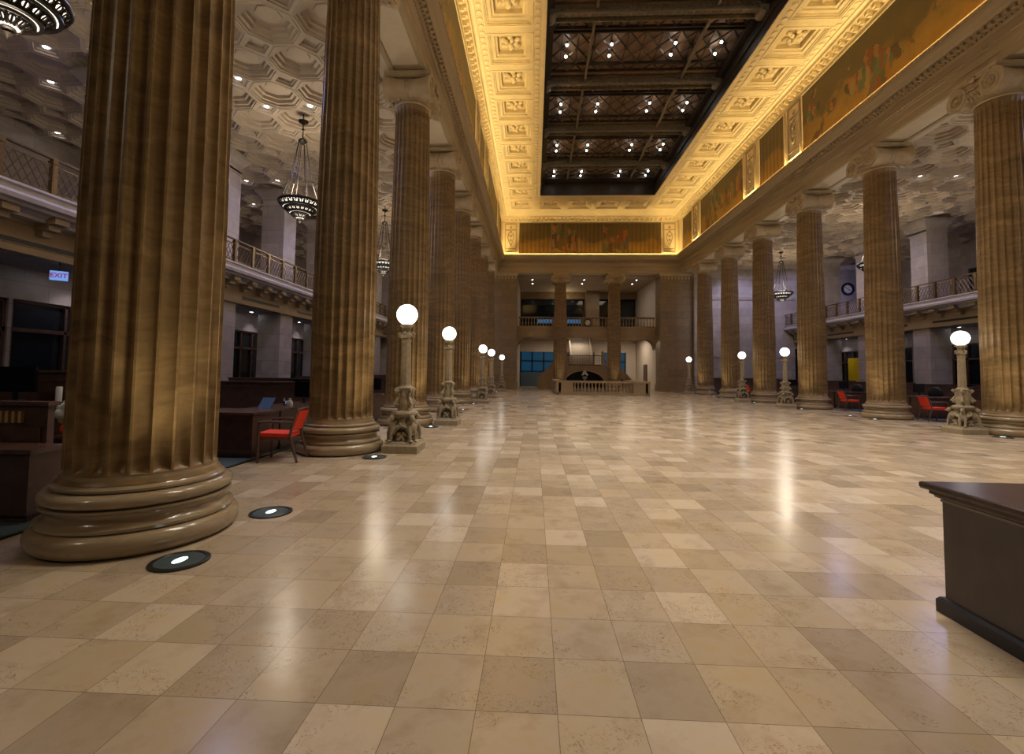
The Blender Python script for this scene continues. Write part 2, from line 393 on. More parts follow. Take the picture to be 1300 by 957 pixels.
ent = struct('trim_2', sweep(prof), 'entab', smooth=30)
ent['label'] = 'brown stone entablature carried by the columns'
egg = MB().ell((.02, 0, 10.70), (.045, .042, .05), 6, 4)
o = along(egg, .62, .135).build('egg_moulding', 'entab', ent, 40)
den = MB().box(0, .07, -.055, .055, 10.76, 10.85)
along(den, .68, .20).build('dentil_course', 'entab', ent)
bead = MB().ell((0, 0, 10.35), (.03, .028, .028), 6, 4)
along(bead, .60, .11).build('bead_moulding', 'entab', ent, 40)
ros = MB().box(0, .02, -.13, .13, 11.135, 11.245).ell((.02, 0, 11.19), (.03, .05, .04), 6, 4)
along(ros, 1.0, .31).build('square_ornament', 'entab', ent)
# pale soffit panels between columns
def soffit_panels():
    mb = MB()
    for k in range(0, 9):
        y0, y1 = CYK(k)+.85, CYK(k+1)-.85
        for X in (XL, XR): mb.box(X-.36, X+.36, y0, y1, 9.825, 9.85)
    for x0, x1 in ((XL+.9, 1.5), (2.95, 6.0), (7.45, XR-.9)): mb.box(x0, x1, YB-.36, YB+.36, 9.825, 9.85)
    return mb
soffit_panels().build('soffit_panel', 'soffit', ent)
# frieze walls with the murals
WD = .75
struct('wall_frieze', sweep([(WD, 11.0), (WD, 14.06)]), 'goldp')
def on_wall(side, a0, a1, z0, z1, t0, t1):
    """box lying on a frieze wall; a = y on the long walls, x on the back wall"""
    if side == 'L': return MB().box(XL+WD+t0, XL+WD+t1, a0, a1, z0, z1)
    if side == 'R': return MB().box(XR-WD-t1, XR-WD-t0, a0, a1, z0, z1)
    return MB().box(a0, a1, YB-WD-t1, YB-WD-t0, z0, z1)
MUR = mat_mural('mural_paint_a', 1); MUR2 = mat_mural('mural_paint_b', 2, False); MUR3 = mat_mural('mural_paint_c', 3); MUR4 = mat_mural('mural_paint_d', 5, True, .33)
def mural(side, a0, a1, mat, label, grp=None):
    m = on_wall(side, a0, a1, 11.45, 13.95, .0, .03); o = m.build('mural', mat); tag(o, label, 'mural', grp)
    fr = MB(); w_ = .06 if side != 'B' else .03
    for q in ((a0-w_, a1+w_, 13.95, 14.01), (a0-w_, a1+w_, 11.39, 11.45), (a0-w_, a0, 11.45, 13.95), (a1, a1+w_, 11.45, 13.95)):
        fr.add(on_wall(side, *q, 0, .07))
    fr.build('frame', 'goldp' if side != 'B' else 'iron2', o)
def relief(side, a, label, wd=.42):
    o = on_wall(side, a-wd, a+wd, 11.55, 13.85, 0, .05).build('relief_panel', 'goldp'); tag(o, label, 'relief panel')
    m = MB()
    for q in ((a-wd-.07, a+wd+.07, 13.85, 13.93), (a-wd-.07, a+wd+.07, 11.47, 11.55), (a-wd-.07, a-wd, 11.55, 13.85), (a+wd, a+wd+.07, 11.55, 13.85)): m.add(on_wall(side, *q, 0, .09))
    for z in (11.75, 13.35): m.add(on_wall(side, a-wd, a+wd, z, z+.07, .05, .10))
    m.build('frame', 'capital', o)
    c = MB()
    def P(da, z, t): return {'L': (XL+WD+t, a+da, z), 'R': (XR-WD-t, a+da, z), 'B': (a+da, YB-WD-t, z)}[side]
    for sgn in (-1, 1):
        c.tube([P(sgn*(.05+.2*(1-math.cos(t/8*5))*.5+.0), 12.0+t*.16, .08) for t in range(8)], .035, 5)
        c.tube([P(sgn*.2*math.sin(q/6*PI*1.6), 13.0+.16*math.cos(q/6*PI*1.6), .08) for q in range(7)], .03, 5)
    for z in (12.15, 12.5, 12.85, 13.2, 13.6): c.ell(P(0, z, .06), (.1, .1, .12), 8, 5)
    c.build('carved_ornament', 'capital', o, 50)
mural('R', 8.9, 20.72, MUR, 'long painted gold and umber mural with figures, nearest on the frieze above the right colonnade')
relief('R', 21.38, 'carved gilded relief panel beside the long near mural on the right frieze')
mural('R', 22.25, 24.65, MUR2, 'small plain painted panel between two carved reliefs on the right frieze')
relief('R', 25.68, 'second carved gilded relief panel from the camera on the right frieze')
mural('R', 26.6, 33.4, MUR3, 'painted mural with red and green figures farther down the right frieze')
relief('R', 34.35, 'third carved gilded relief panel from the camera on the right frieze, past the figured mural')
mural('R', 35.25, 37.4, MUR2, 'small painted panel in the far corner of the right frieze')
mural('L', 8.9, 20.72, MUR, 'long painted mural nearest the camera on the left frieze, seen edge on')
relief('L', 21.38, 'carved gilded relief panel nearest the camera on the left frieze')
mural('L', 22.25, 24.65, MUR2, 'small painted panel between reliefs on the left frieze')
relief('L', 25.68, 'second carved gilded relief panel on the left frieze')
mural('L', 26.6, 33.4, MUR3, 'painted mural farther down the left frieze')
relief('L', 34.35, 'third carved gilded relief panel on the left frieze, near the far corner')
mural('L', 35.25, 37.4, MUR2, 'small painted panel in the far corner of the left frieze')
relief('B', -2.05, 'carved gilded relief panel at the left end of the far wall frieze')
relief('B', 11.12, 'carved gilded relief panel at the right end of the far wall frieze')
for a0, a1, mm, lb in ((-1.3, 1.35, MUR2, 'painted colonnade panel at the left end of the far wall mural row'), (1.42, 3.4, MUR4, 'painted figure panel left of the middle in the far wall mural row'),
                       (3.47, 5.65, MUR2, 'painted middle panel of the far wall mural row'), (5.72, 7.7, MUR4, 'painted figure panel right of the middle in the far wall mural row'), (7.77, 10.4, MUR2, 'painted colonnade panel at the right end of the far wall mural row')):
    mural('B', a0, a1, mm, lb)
# crown moulding with brackets under the ceiling
crown = struct('trim_3', sweep([(WD, 14.02), (WD+.05, 14.02), (WD+.06, 14.10), (WD+.12, 14.14), (WD+.12, 14.30), (WD+.20, 14.33), (WD+.38, 14.36), (WD+.40, 14.46), (WD+.46, 14.5), (WD+.5, 14.5)]), 'gold')
brk = MB().box(0, .20, -.07, .07, 14.20, 14.34).box(0, .14, -.05, .05, 14.13, 14.20)
along(brk, WD+.12, .36).build('bracket', 'goldp', crown)

# ================================================================ HALL CEILING
OX0, OX1, OY1 = .37, 8.69, 33.75           # opening of the laylight
OY0 = CYK(0)+1.4
def sq_rings(cx, cy, hs, hx=None):
    """nested squares: [(half, z)]"""
    return [[(cx-h, cy-h, z), (cx-h, cy+h, z), (cx+h, cy+h, z), (cx+h, cy-h, z)] for h, z in hs]
ceil = MB(); inner = MB()
cells = []
YR = 35.68                                 # centre of the far row
xs_row = [XC+(-5+2*i)/2*2.24 for i in range(6)]
ny = 17
for i in range(ny):
    for x in (xs_row[0], xs_row[-1]): cells.append((x, YR-i*2.196))
for x in xs_row[1:-1]: cells.append((x, YR))
HC = .82
def face(x0, x1, y0, y1, z=ZC): ceil.quad((x0, y0, z), (x0, y1, z), (x1, y1, z), (x1, y0, z))
# plates between coffers on the long strips
xl0, xl1 = XL+WD+.45, OX0; xr0, xr1 = OX1, XR-WD-.45
yend = YB-WD-.45
for (x0, x1, xc) in ((xl0, xl1, xs_row[0]), (xr0, xr1, xs_row[-1])):
    face(x0, xc-HC, -6, yend); face(xc+HC, x1, -6, yend)
    prev = yend
    for i in range(ny):
        yc = YR-i*2.196
        face(xc-HC, xc+HC, yc+HC, prev); prev = yc-HC
    face(xc-HC, xc+HC, -6, prev)
prev = xl1
face(xl1, xr0, OY1, YR-HC); face(xl1, xr0, YR+HC, yend)
for x in xs_row[1:-1]:
    face(prev, x-HC, YR-HC, YR+HC); prev = x+HC
face(prev, xr0, YR-HC, YR+HC)
for cx, cy in cells:
    ceil.rings(sq_rings(cx, cy, [(HC, ZC), (HC, ZC+.05), (HC-.05, ZC+.05), (HC-.07, ZC+.10), (HC-.20, ZC+.10), (HC-.22, ZC+.16), (HC-.27, ZC+.18), (HC-.30, ZC+.18), (HC-.30, ZC+.36)]), False, True)
hall = struct('ceiling', ceil, 'gold')
# thin raised frames round each coffer
fr = MB()
for cx, cy in cells:
    fr.rings(sq_rings(cx, cy, [(HC+.10, ZC), (HC+.10, ZC-.03), (HC+.05, ZC-.03), (HC+.05, ZC)]))
for x0, x1 in ((xl0, xl0+.12), (xl1-.2, xl1-.02), (xr0+.02, xr0+.2), (xr1-.12, xr1)): fr.box(x0, x1, -6, OY1 if x0 in (xl1-.2,) or abs(x0-xr0-.02) < 1e-6 else yend, ZC-.04, ZC)
fr.box(OX0-.1, OX1+.1, OY1+.02, OY1+.2, ZC-.04, ZC)
fr.build('coffer_frame', 'goldp', hall)
# guilloche discs along the ribs beside the opening
gd = MB(); pt = MB().lathe([(.10, ZC), (.10, ZC-.03), (.05, ZC-.035)], 8)
for y in [OY1-.3-.34*i for i in range(80)]:
    for x in (xl1-.36, xr0+.36, xl0+.26, xr1-.26): gd.add(pt, Matrix.Translation((x, y, 0)))
gd.build('guilloche_band', 'goldp', hall, 40)
# rosette
rm = MB().ell((0, 0, -.02), (.12, .12, .13), 10, 6)
for ring, (n_, rad, sz) in enumerate(((5, .17, .10), (6, .27, .12))):
    for j in range(n_):
        a = 2*PI*j/n_+ring*.5
        rm.ell((rad*1.2*math.cos(a), rad*1.2*math.sin(a), .03+.05*ring), (sz*1.2, sz*.95, .09), 8, 5, Matrix.Rotation(a, 3, 'Z'))
r0 = rm.build('rosette', 'goldp', hall, 60, (cells[0][0], cells[0][1], ZC+.22))
for cx, cy in cells[1:]: dup(r0, loc=(cx, cy, ZC+.22))

# ---- laylight
lay = thing('laylight', 'dark bronze ceiling laylight with lattice bays over amber glass', 'ceiling laylight', (0, 0, 0))
ZL = 15.6
g = MB().box(OX0-.1, OX1+.1, OY0, OY1+.1, ZL+.05, ZL+.10)
g.build('glass_panel', 'laylight', lay)
g = MB()                                   # inner walls of the well
g.box(OX0-.12, OX0, OY0, OY1, ZC+.0, ZL+.05).box(OX1, OX1+.12, OY0, OY1, ZC, ZL+.05).box(OX0-.12, OX1+.12, OY1, OY1+.12, ZC, ZL+.05).box(OX0-.12, OX1+.12, OY0-.1, OY0, ZC, ZL+.05)
for x0, x1 in ((OX0, OX0+.10), (OX1-.10, OX1)):
    g.box(x0, x1, OY0, OY1, ZC+.35, ZC+.45)
g.box(OX0, OX0+.3, OY0, OY1, ZL-.25, ZL-.1).box(OX1-.3, OX1, OY0, OY1, ZL-.25, ZL-.1)
g.box(OX0, OX1, OY1-1.0, OY1-.9, ZL-.25, ZL+.04)
g.box(OX0, OX1, OY1-.9, OY1, ZL-.12, ZL-.02)
g.build('well_frame', 'iron', lay)
for k in range(1, 8):                       # one crossbeam per column line
    yb = CYK(k)
    m = MB().box(OX0, OX1, yb-.17, yb+.17, ZL-.12, ZL+.04).box(OX0, OX1, yb-.12, yb+.12, ZL-.30, ZL-.22)
    m.box(OX0+.02, OX1-.02, yb-.26, yb-.20, ZL-.42, ZL-.34).box(OX0+.02, OX1-.02, yb+.20, yb+.26, ZL-.42, ZL-.34)
    m.box(OX0+.02, OX1-.02, yb-.26, yb-.20, ZL-.12, ZL-.05).box(OX0+.02, OX1-.02, yb+.20, yb+.26, ZL-.12, ZL-.05)
    for yy in (yb-.205, yb+.19): m.box(OX0+.02, OX1-.02, yy, yy+.015, ZL-.36, ZL-.10)
    n_ = 30
    for i in range(n_):
        x = OX0+.25+(OX1-OX0-.5)*(i+.5)/n_
        for yy in (yb-.23, yb+.23):
            m.tube([(x+.09*math.cos(q/8*2*PI), yy, ZL-.23+.09*math.sin(q/8*2*PI)) for q in range(9)], .018, 4, False)
        m.ell((x, yb, ZL-.33), (.10, .10, .04), 6, 4)
    for x in (OX0+.12, OX1-.12): m.lathe([(.22, -.28), (.26, -.1), (.26, .1), (.22, .28)], 12, (x, yb, ZL-.30), 'y')
    m.build('crossbeam', 'iron2', lay, 40)
SLOT_X = (1.28, 3.17, 5.84, 7.73)
for k in range(1, 8):
    ya, yz = CYK(k), (CYK(k+1) if k < 7 else OY1-.55)
    y0, y1 = ya+1.22, min(ya+3.12, OY1-1.1)
    if k == 7: y0, y1 = ya+.9, OY1-1.0
    m = MB()
    for y in (ya+.45, ya+.95, y0-.05, y1+.05, y1+.55):
        if y < OY1-.9: m.box(OX0, OX1, y-.035, y+.035, ZL-.16, ZL-.04)
    # diagonal lattice
    h = y1-y0; n_ = 12; p_ = (OX1-OX0)/n_
    for i in range(-2, n_):
        for s_ in (0, 1):
            xa, xb = OX0+p_*i, OX0+p_*(i+2)
            P = [(xa, y0), (xb, y1)] if s_ == 0 else [(xa, y1), (xb, y0)]
            # clip in x
            (xa_, ya_), (xb_, yb_) = P
            def cut(x): return ya_+(yb_-ya_)*(x-xa_)/(xb_-xa_)
            a_ = max(xa_, OX0); c_ = min(xb_, OX1)
            m.tube([(a_, cut(a_), ZL-.08), (c_, cut(c_), ZL-.08)], .045, 4)
    for i in range(n_+1):
        x = OX0+p_*i
        m.tube([(x, y0, ZL-.04), (x, y1, ZL-.04)], .020, 4)
        for yy in (y0+h/2, ): m.lathe([(.10, 0), (.10, .03)], 6, (x, yy, ZL-.12))
    # zigzag rows
    for ya2, yb2 in ((ya+.48, ya+.92), (y1+.1, y1+.5)):
        if yb2 > OY1-.9: continue
        for i in range(n_):
            x = OX0+p_*i
            m.tube([(x, ya2, ZL-.1), (x+p_/2, yb2, ZL-.1)], .04, 4); m.tube([(x+p_/2, yb2, ZL-.1), (x+p_, ya2, ZL-.1)], .04, 4)
    m.build('lattice_screen', 'iron', lay)
    m = MB()
    for x in (2.28, 6.78): m.box(x-.05, x+.05, ya+.3, min(yz-.3, OY1-.9), ZL-.28, ZL-.1)
    m.build('longitudinal_rib', 'iron2', lay)
bulb = MB().ell((0, 0, 0), (.055, .055, .055), 10, 6)
cap = MB().lathe([(.05, .05), (.06, .12), (.03, .17)], 8)
b0 = None
for k in range(1, 8):
    ym = CYK(k)+2.17 if k < 7 else CYK(7)+1.55
    for dy in (-.36, .36):
        for x in SLOT_X:
            loc = (x, ym+dy, ZL-.2)
            if b0 is None: b0 = bulb.build('light_bulb', 'bulb', lay, 60, loc); cap.build('bulb_socket', 'iron', b0)
            else: dup(b0, loc=loc)
    area('bulb_light', (XC, ym, ZL-.45), (0, 0, 0), 7.4, 1.0, P_BULB*8*BULB_K[k-1], C_BULB, math.radians(88))

# ================================================================ SIDE AISLES
def octo_ceiling(x0, nx, y0, nyy, z, skipfn=None):
    P = 1.4642; a = P/2*.90; t = math.tan(PI/8)
    m = MB()
    def octr(cx, cy, h, zz): q = h*t; return [(cx+x*1., cy+y*1., zz) for x, y in ((h, -q), (q, -h), (-q, -h), (-h, -q), (-h, q), (-q, h), (q, h), (h, q))]
    for i in range(-1, nx):
        for j in range(nyy):
            cx, cy = x0+P*(i+.5), y0+P*(j+.5); H = P/2; q = H*t
            if i >= 0: m.rings([octr(cx, cy, H*f_, z+dz) for f_, dz in ((1, 0), (.965, 0), (.955, -.02), (.93, -.02), (.92, .01), (.86, .01), (.85, .07), (.80, .08), (.745, .08), (.73, .17), (.69, .18), (.61, .18), (.60, .26), (.55, .27), (.40, .27), (.38, .25), (.30, .25))], False, True)
            # diamond at the (+,+) corner of the cell
            dx, dy = cx+H, cy+H; d = H-q
            rr = lambda h, zz: [(dx+h, dy, zz), (dx, dy-h, zz), (dx-h, dy, zz), (dx, dy+h, zz)]
            m.rings([rr(d, z), rr(d-.09, z), rr(d-.09, z+.05), rr(d-.16, z+.06), rr(d-.16, z+.12)], False, True)
    return m
P8 = 1.4642
struct('ceiling_left', octo_ceiling(XL-.52-P8*10.25, 10, -4.6, 30, 10.0), 'aislec')
struct('ceiling_right', octo_ceiling(XR+.52+P8*.25, 10, -4.6, 30, 10.0), 'aislec')
struct('trim_4', MB().box(XL-.52-P8*.25, XL-.52, -6, 39.4, 9.9, 10.06).box(XR+.52, XR+.52+P8*.25, -6, 39.4, 9.9, 10.06), 'soffit')
struct('wall_aisle_left', MB().box(-18.7, -18.4, -6, 39.4, 0, 10.3), 'stone')
struct('wall_aisle_right', MB().box(27.5, 27.8, -6, 39.4, 0, 10.3), 'stone')
struct('wall_back_left', MB().box(-18.5, -4.68, 38.4, 38.8, 0, 10.3), 'stone')
# right part of the end wall, with the lit doorway at the floor
wb = MB().box(13.05, 27.6, 38.4, 38.66, 3.6, 10.3).box(13.05, 21.0, 38.4, 38.66, 0, 3.6).box(22.4, 27.6, 38.4, 38.66, 0, 3.6)
struct('wall_back_right', wb, 'stone')
tr = MB()
for z0, z1, d in ((7.55, 7.70, .10), (7.70, 7.78, .14), (9.2, 9.35, .08), (2.9, 3.1, .08), (0, .5, .10)): tr.box(13.05, 21.0, 38.4-d, 38.4, z0, z1)
struct('trim_5', tr, 'stone')
struct('door_1', MB().box(21.0, 22.4, 38.5, 38.6, 0, 3.6), 'dark')

# ---- galleries
def gallery(side):
    s = -1 if side == 'L' else 1
    X = lambda d: (AXL-d) if side == 'L' else (AXR+d)      # d away from the hall
    YG0, YG1 = -4.6, 38.35
    def bx(m, d0, d1, y0, y1, z0, z1): a, c = sorted((X(d0), X(d1))); return m.box(a, c, y0, y1, z0, z1)
    prof = [(1.0, 4.85), (.42, 4.85), (.40, 4.92), (.30, 4.98), (.14, 5.0), (.12, 5.06), (-.02, 5.08), (-.05, 5.17), (-.02, 5.19), (0, 5.24), (.06, 5.26), (.05, 5.36), (-.02, 5.38), (-.02, 5.43), (.2, 5.44), (7.3, 5.44)]
    rs = [[(X(d), YG0, z), (X(d), YG1, z)] for d, z in prof]
    sl = struct('trim_gallery', MB().rings(rs, closed=False), 'galface')
    m = MB()
    for i in range(58):                                   # brackets under the gallery front
        y = CYK(0)+BAY/4*i-.35
        if y > YG1-.2: break
        bx(m, .18, .74, y-.17, y+.17, 4.84, 4.98); bx(m, .36, .74, y-.14, y+.14, 4.70, 4.84); bx(m, .54, .74, y-.11, y+.11, 4.56, 4.70)
    m.build('bracket', 'tan', sl)
    be = MB(); bx(be, .74, .805, YG0, YG1, 4.08, 4.88)     # tan beam with slot vents
    bx(be, .68, .74, YG0, YG1, 4.08, 4.2); bx(be, .70, .74, YG0, YG1, 4.78, 4.86)
    beam = struct('trim_beam', be, 'tan')
    lc = MB(); bx(lc, 1.2, 7.3, YG0, YG1, 4.10, 4.2); bx(lc, 1.2, 7.3, YG0, YG1, 4.2, 5.0)
    struct('ceiling_low', lc, 'lowceil')
    # lower back wall with tall dark doorways
    wl = MB(); dk = []
    for k in range(0, 9):
        yd0, yd1 = CYK(k)-1.45, CYK(k)+1.15
        if s < 0 and k <= 3: yd1 = CYK(k)+2.85
        bx(wl, 2.6, 2.9, yd1, CYK(k+1)-1.45, 0, 4.1); bx(wl, 2.6, 2.9, yd0, yd1, 3.25, 4.1)
        dk.append((yd0, yd1))
    struct('wall_lower_'+('left' if s < 0 else 'right'), wl, 'stone')
    n = 0
    for y0, y1 in dk:
        if y1 > 38 or y0 < 2: continue
        d = MB(); bx(d, 2.75, 2.85, y0, y1, 0, 3.25)
        dd = struct('door_%d' % ((2 if s < 0 else 20)+n), d, 'glassd'); n += 1
        f = MB()
        for yy in (y0, (y0*2+y1)/3, (y0+2*y1)/3, y1-.08): bx(f, 2.66, 2.76, yy, yy+.08, 0, 3.25)
        bx(f, 2.66, 2.76, y0, y1, 2.4, 2.5); bx(f, 2.66, 2.76, y0, y1, 3.17, 3.25)
        f.build('door_frame', 'wood', dd)
    # piers: lower and upper lengths of one square pier
    for k in range(1, 9):
        yc = CYK(k); xc = X(1.35)
        side_t = 'left' if s < 0 else 'right'
        p = thing('square_pier', 'square pale stone pier at the %s gallery, %s to the camera' % (side_t, ORD[k-1]), 'pier', (xc, yc, 0))
        lo = MB().box(-.54, .54, -.55, .55, .012, 4.09).box(-.6, .6, -.61, .61, .012, .35)
        lo.build('lower_shaft', 'stone', p)
        m = MB().box(-.54, .54, -.55, .55, 5.44, 9.4).box(-.58, .58, -.59, .59, 5.44, 5.7)
        m.build('upper_shaft', 'stone', p)
        hs = [(.58, 9.22), (.58, 9.30), (.54, 9.32), (.54, 9.5), (.58, 9.54), (.60, 9.62), (.70, 9.74), (.80, 9.82), (.82, 9.96)]
        MB().rings([[(-h, -h, z), (h, -h, z), (h, h, z), (-h, h, z)] for h, z in hs], True, True).build('capital', 'stone', p)
    # slot vents and downlights
    for i, (k, a, c) in enumerate([(kk, CYK(kk)+(1.75 if s < 0 else -1.2-.0), 0) for kk in range(1, 9)]):
        yv = CYK(k)+2.2+(0.9 if False else 0)
        m = MB(); bx(m, .725, .74, yv-1.35, yv+1.35, 4.29, 4.40)
        o = m.build('slot_vent', 'dark'); tag(o, 'dark slot vent in the tan fascia under the %s gallery, %s to the camera' % ('left' if s < 0 else 'right', ORD[k-1]), 'vent', 'slot vents under the galleries')
        f = MB(); bx(f, .715, .74, yv-1.40, yv+1.40, 4.40, 4.42); bx(f, .715, .74, yv-1.40, yv+1.40, 4.27, 4.29); f.build('vent_frame', 'tan', o)
    # railing: posts and lattice panels as parts of one railing
    ral = thing('balcony_railing', 'bronze lattice railing along the %s gallery edge' % ('left' if s < 0 else 'right'), 'railing', (X(.12), 0, 5.44))
    pitch = BAY/4
    i0, i1 = 3, 35
    post = MB().box(-.05, .05, -.06, .06, 0, .84).box(-.065, .065, -.075, .075, 0, .06).box(-.065, .065, -.075, .075, .74, .80)
    post.box(-.055, .055, -.03, .03, .1, .7)
    L_ = pitch-.13; pan = MB()
    for z in (.07, .70): pan.box(-.014, .014, 0, L_, z-.014, z+.014)
    nn_ = 5
    for q in range(-2, nn_):
        for sg in (0, 1):
            a = L_*q/nn_; c = L_*(q+2)/nn_
            if sg: a, c = c, a
            z0_, z1_ = .07, .70
            ya_, yc_ = a, c
            def zz(y): return z0_+(z1_-z0_)*(y-ya_)/(yc_-ya_)
            lo_, hi_ = max(min(a, c), 0), min(max(a, c), L_)
            if hi_-lo_ < .05: continue
            pan.tube([(0, lo_, zz(lo_)), (0, hi_, zz(hi_))], .013, 4)
    pm = None; qm = None
    for i in range(i0, i1+1):
        y = i*pitch+.20
        if pm is None: pm = post.build('post', 'bronze', ral, None, (0, y, 0))
        else: dup(pm, loc=(0, y, 0))
        if i < i1:
            if qm is None: qm = pan.build('lattice_panel', 'bronze', ral, None, (0, y+.065, 0))
            else: dup(qm, loc=(0, y+.065, 0))
    y0_, y1_ = i0*pitch+.2, i1*pitch+.2
    MB().box(-.05, .05, y0_-.1, y1_+.1, .84, .88).build('handrail', 'bronze', ral)
gallery('L'); gallery('R')
# dark glazing and pale band on the right gallery's outer wall
for i, (y0, y1) in enumerate(((14, 20.2), (21.2, 25.2), (26.4, 30.2))):
    dd = struct('window_%d' % (1+i), MB().box(27.3, 27.45, y0, y1, 5.44, 8.3), 'glassd')
    m = MB()
    for q in range(5): yy = y0+(y1-y0)*q/4; m.box(27.24, 27.32, yy-.05, yy+.05, 5.44, 8.3)
    m.build('window_frame', 'wood', dd)

# ================================================================ COLUMNS
def shaft_mb():
    m = MB(); NF = 24; ts = (0, .06, .11, .28, .50, .72, .89, .94); rs = []
    zs = [(.54, 0), (.60, 0), (.615, .0), (.625, .35), (.645, .62), (.68, .87), (.73, 1), (1.5, 1), (3, 1), (4.5, 1), (6, 1), (7.5, 1), (8.75, 1), (8.84, .6), (8.90, 0), (8.98, 0)]
    for z, g in zs:
        t = max(0, (z-3))/6.05
        R = .562*(1-.0)-(.562-.478)*(t**1.4)
        if z <= .60: R += .035*(1-(z-.54)/.06)
        if z > 8.9: R += .012
        row = []
        for i in range(NF):
            for q in ts:
                dd = 0
                if .06 < q < .94: dd = math.sqrt(max(0, 1-((q-.5)/.44)**2))
                r = R-.066*g*dd*(R/.56); a = 2*PI*(i+q)/NF
                row.append((r*math.cos(a), r*math.sin(a), z))
        rs.append(row)
    return m.rings(rs)
def base_mb():
    arc = lambda r, z, a, h, n=9: [(r+a*math.cos(-PI/2+PI*i/n), z+h*math.sin(-PI/2+PI*i/n)) for i in range(n+1)]
    p = arc(.685, .095, .088, .095)+[(.685, .192), (.695, .196), (.715, .198), (.718, .222), (.70, .226), (.672, .245), (.652, .275), (.648, .300), (.655, .325), (.672, .338), (.695, .342), (.695, .362), (.655, .366)]
    p += arc(.645, .423, .063, .055)+[(.612, .482), (.612, .488), (.632, .492), (.632, .512), (.612, .520), (.590, .540), (.578, .565), (.572, .60)]
    return MB().lathe(p, 80)
def cap_mb():
    """ionic capital; volute faces look along +-X, bolster axes along X"""
    m = MB()
    # necking and echinus with egg moulding
    m.lathe([(.48, 8.96), (.50, 8.98), (.52, 9.0), (.50, 9.03), (.50, 9.10), (.56, 9.18), (.60, 9.28), (.58, 9.32)], 40)
    for j in range(24):
        a = 2*PI*j/24; m.ell((.57*math.cos(a), .57*math.sin(a), 9.20), (.05, .05, .09), 6, 5)
    # bolsters
    zc = 9.35
    for s in (-1, 1):
        y = s*.50
        pr = []
        for i in range(17):
            t = -1+i/8; pr.append((.235+.105*abs(t)**1.7+(.014 if i % 2 else 0), .64*t))
        m.lathe(pr, 24, (0, y, zc), 'x')
        for xb in (-.07, .07): m.lathe([(.25, xb-.03), (.268, xb), (.25, xb+.03)], 24, (0, y, zc), 'x', False)
        for f in (-1, 1):                       # spiral on each face
            pts = []; rr = []
            for q in range(46):
                th = q/45*2*PI*2.4; r = .318*math.exp(-th*.115)
                pts.append((f*.655, y+s*r*math.sin(th)*-1, zc+r*math.cos(th))); rr.append(.036*math.exp(-th*.06))
            m.tube(pts, rr, 5)
            m.ell((f*.66, y, zc), (.05, .055, .055), 8, 5)
        # leaf tips hanging under each bolster
        for j in range(9):
            x = -.56+.14*j; rb = .235+.105*abs(x/.64)**1.7
            m.ell((x, y*.98, zc-rb-.005), (.05, .07, .035), 6, 4)
    m.box(-.62, .62, -.50, .50, 9.46, 9.66)
    for f in (-1, 1):
        m.tube([(f*.65, -.50, 9.665), (f*.65, .50, 9.665)], .03, 5)
        m.tube([(f*.65, -.36, 9.47), (f*.65, 0, 9.43), (f*.65, .36, 9.47)], .026, 5)
        for j in range(6): m.ell((f*.61, -.25+.1*j, 9.33), (.09, .045, .09), 6, 5)
        for j in range(5): m.ell((f*.60, -.20+.1*j, 9.18), (.05, .035, .05), 6, 4)
        m.ell((f*.68, 0, 9.66), (.06, .09, .09), 8, 6)
        m.tube([(f*.70, .10*math.sin(q/6*2*PI), 9.68+.08*math.cos(q/6*2*PI)) for q in range(7)], .024, 5)
    hs = [(.60, 9.66), (.63, 9.69), (.66, 9.71), (.66, 9.80)]
    m.rings([[(-h, -h, z), (h, -h, z), (h, h, z), (-h, h, z)] for h, z in hs], True, True)
    return m
col0 = thing('fluted_column', '', 'column', (XL, CYK(1), 0))
shaft_mb().build('shaft', 'shaft', col0, 35); base_mb().build('base', 'base', col0, 28); cap_mb().build('capital', 'capital', col0, 40)
col0['label'] = 'huge fluted brown marble column filling the left foreground, nearest the camera'
col0['group'] = 'fluted columns along the left side of the hall'
names = {2: 'second fluted marble column on the left, behind the red armchair', 3: 'third fluted marble column on the left, behind the nearest left globe lamp'}
for k in range(2, 9):
    dup(col0, loc=(XL, CYK(k), 0), label=names.get(k, '%s fluted marble column in the left colonnade, counting from the camera' % ['', '', '', '', 'fourth', 'fifth', 'sixth', 'seventh', 'eighth'][k]))
names = {3: 'nearest fluted marble column on the right, cut by the picture edge', 4: 'second fluted marble column from the edge on the right, beside a red chair'}
for k in range(2, 9):
    dup(col0, loc=(XR, CYK(k), 0), rz=PI, label=names.get(k, '%s visible fluted marble column in the right colonnade, counting from the camera' % ['', '', 'out of frame', '', '', 'third', 'fourth', 'fifth', 'farthest'][k]), group='fluted columns along the right side of the hall')
BX = (2.20, 6.72)
dup(col0, loc=(BX[0], YB, 0), rz=PI/2, label='left of the two fluted columns standing in the far opening', group='columns in the far opening')
dup(col0, loc=(BX[1], YB, 0), rz=PI/2, label='right of the two fluted columns standing in the far opening', group='columns in the far opening')

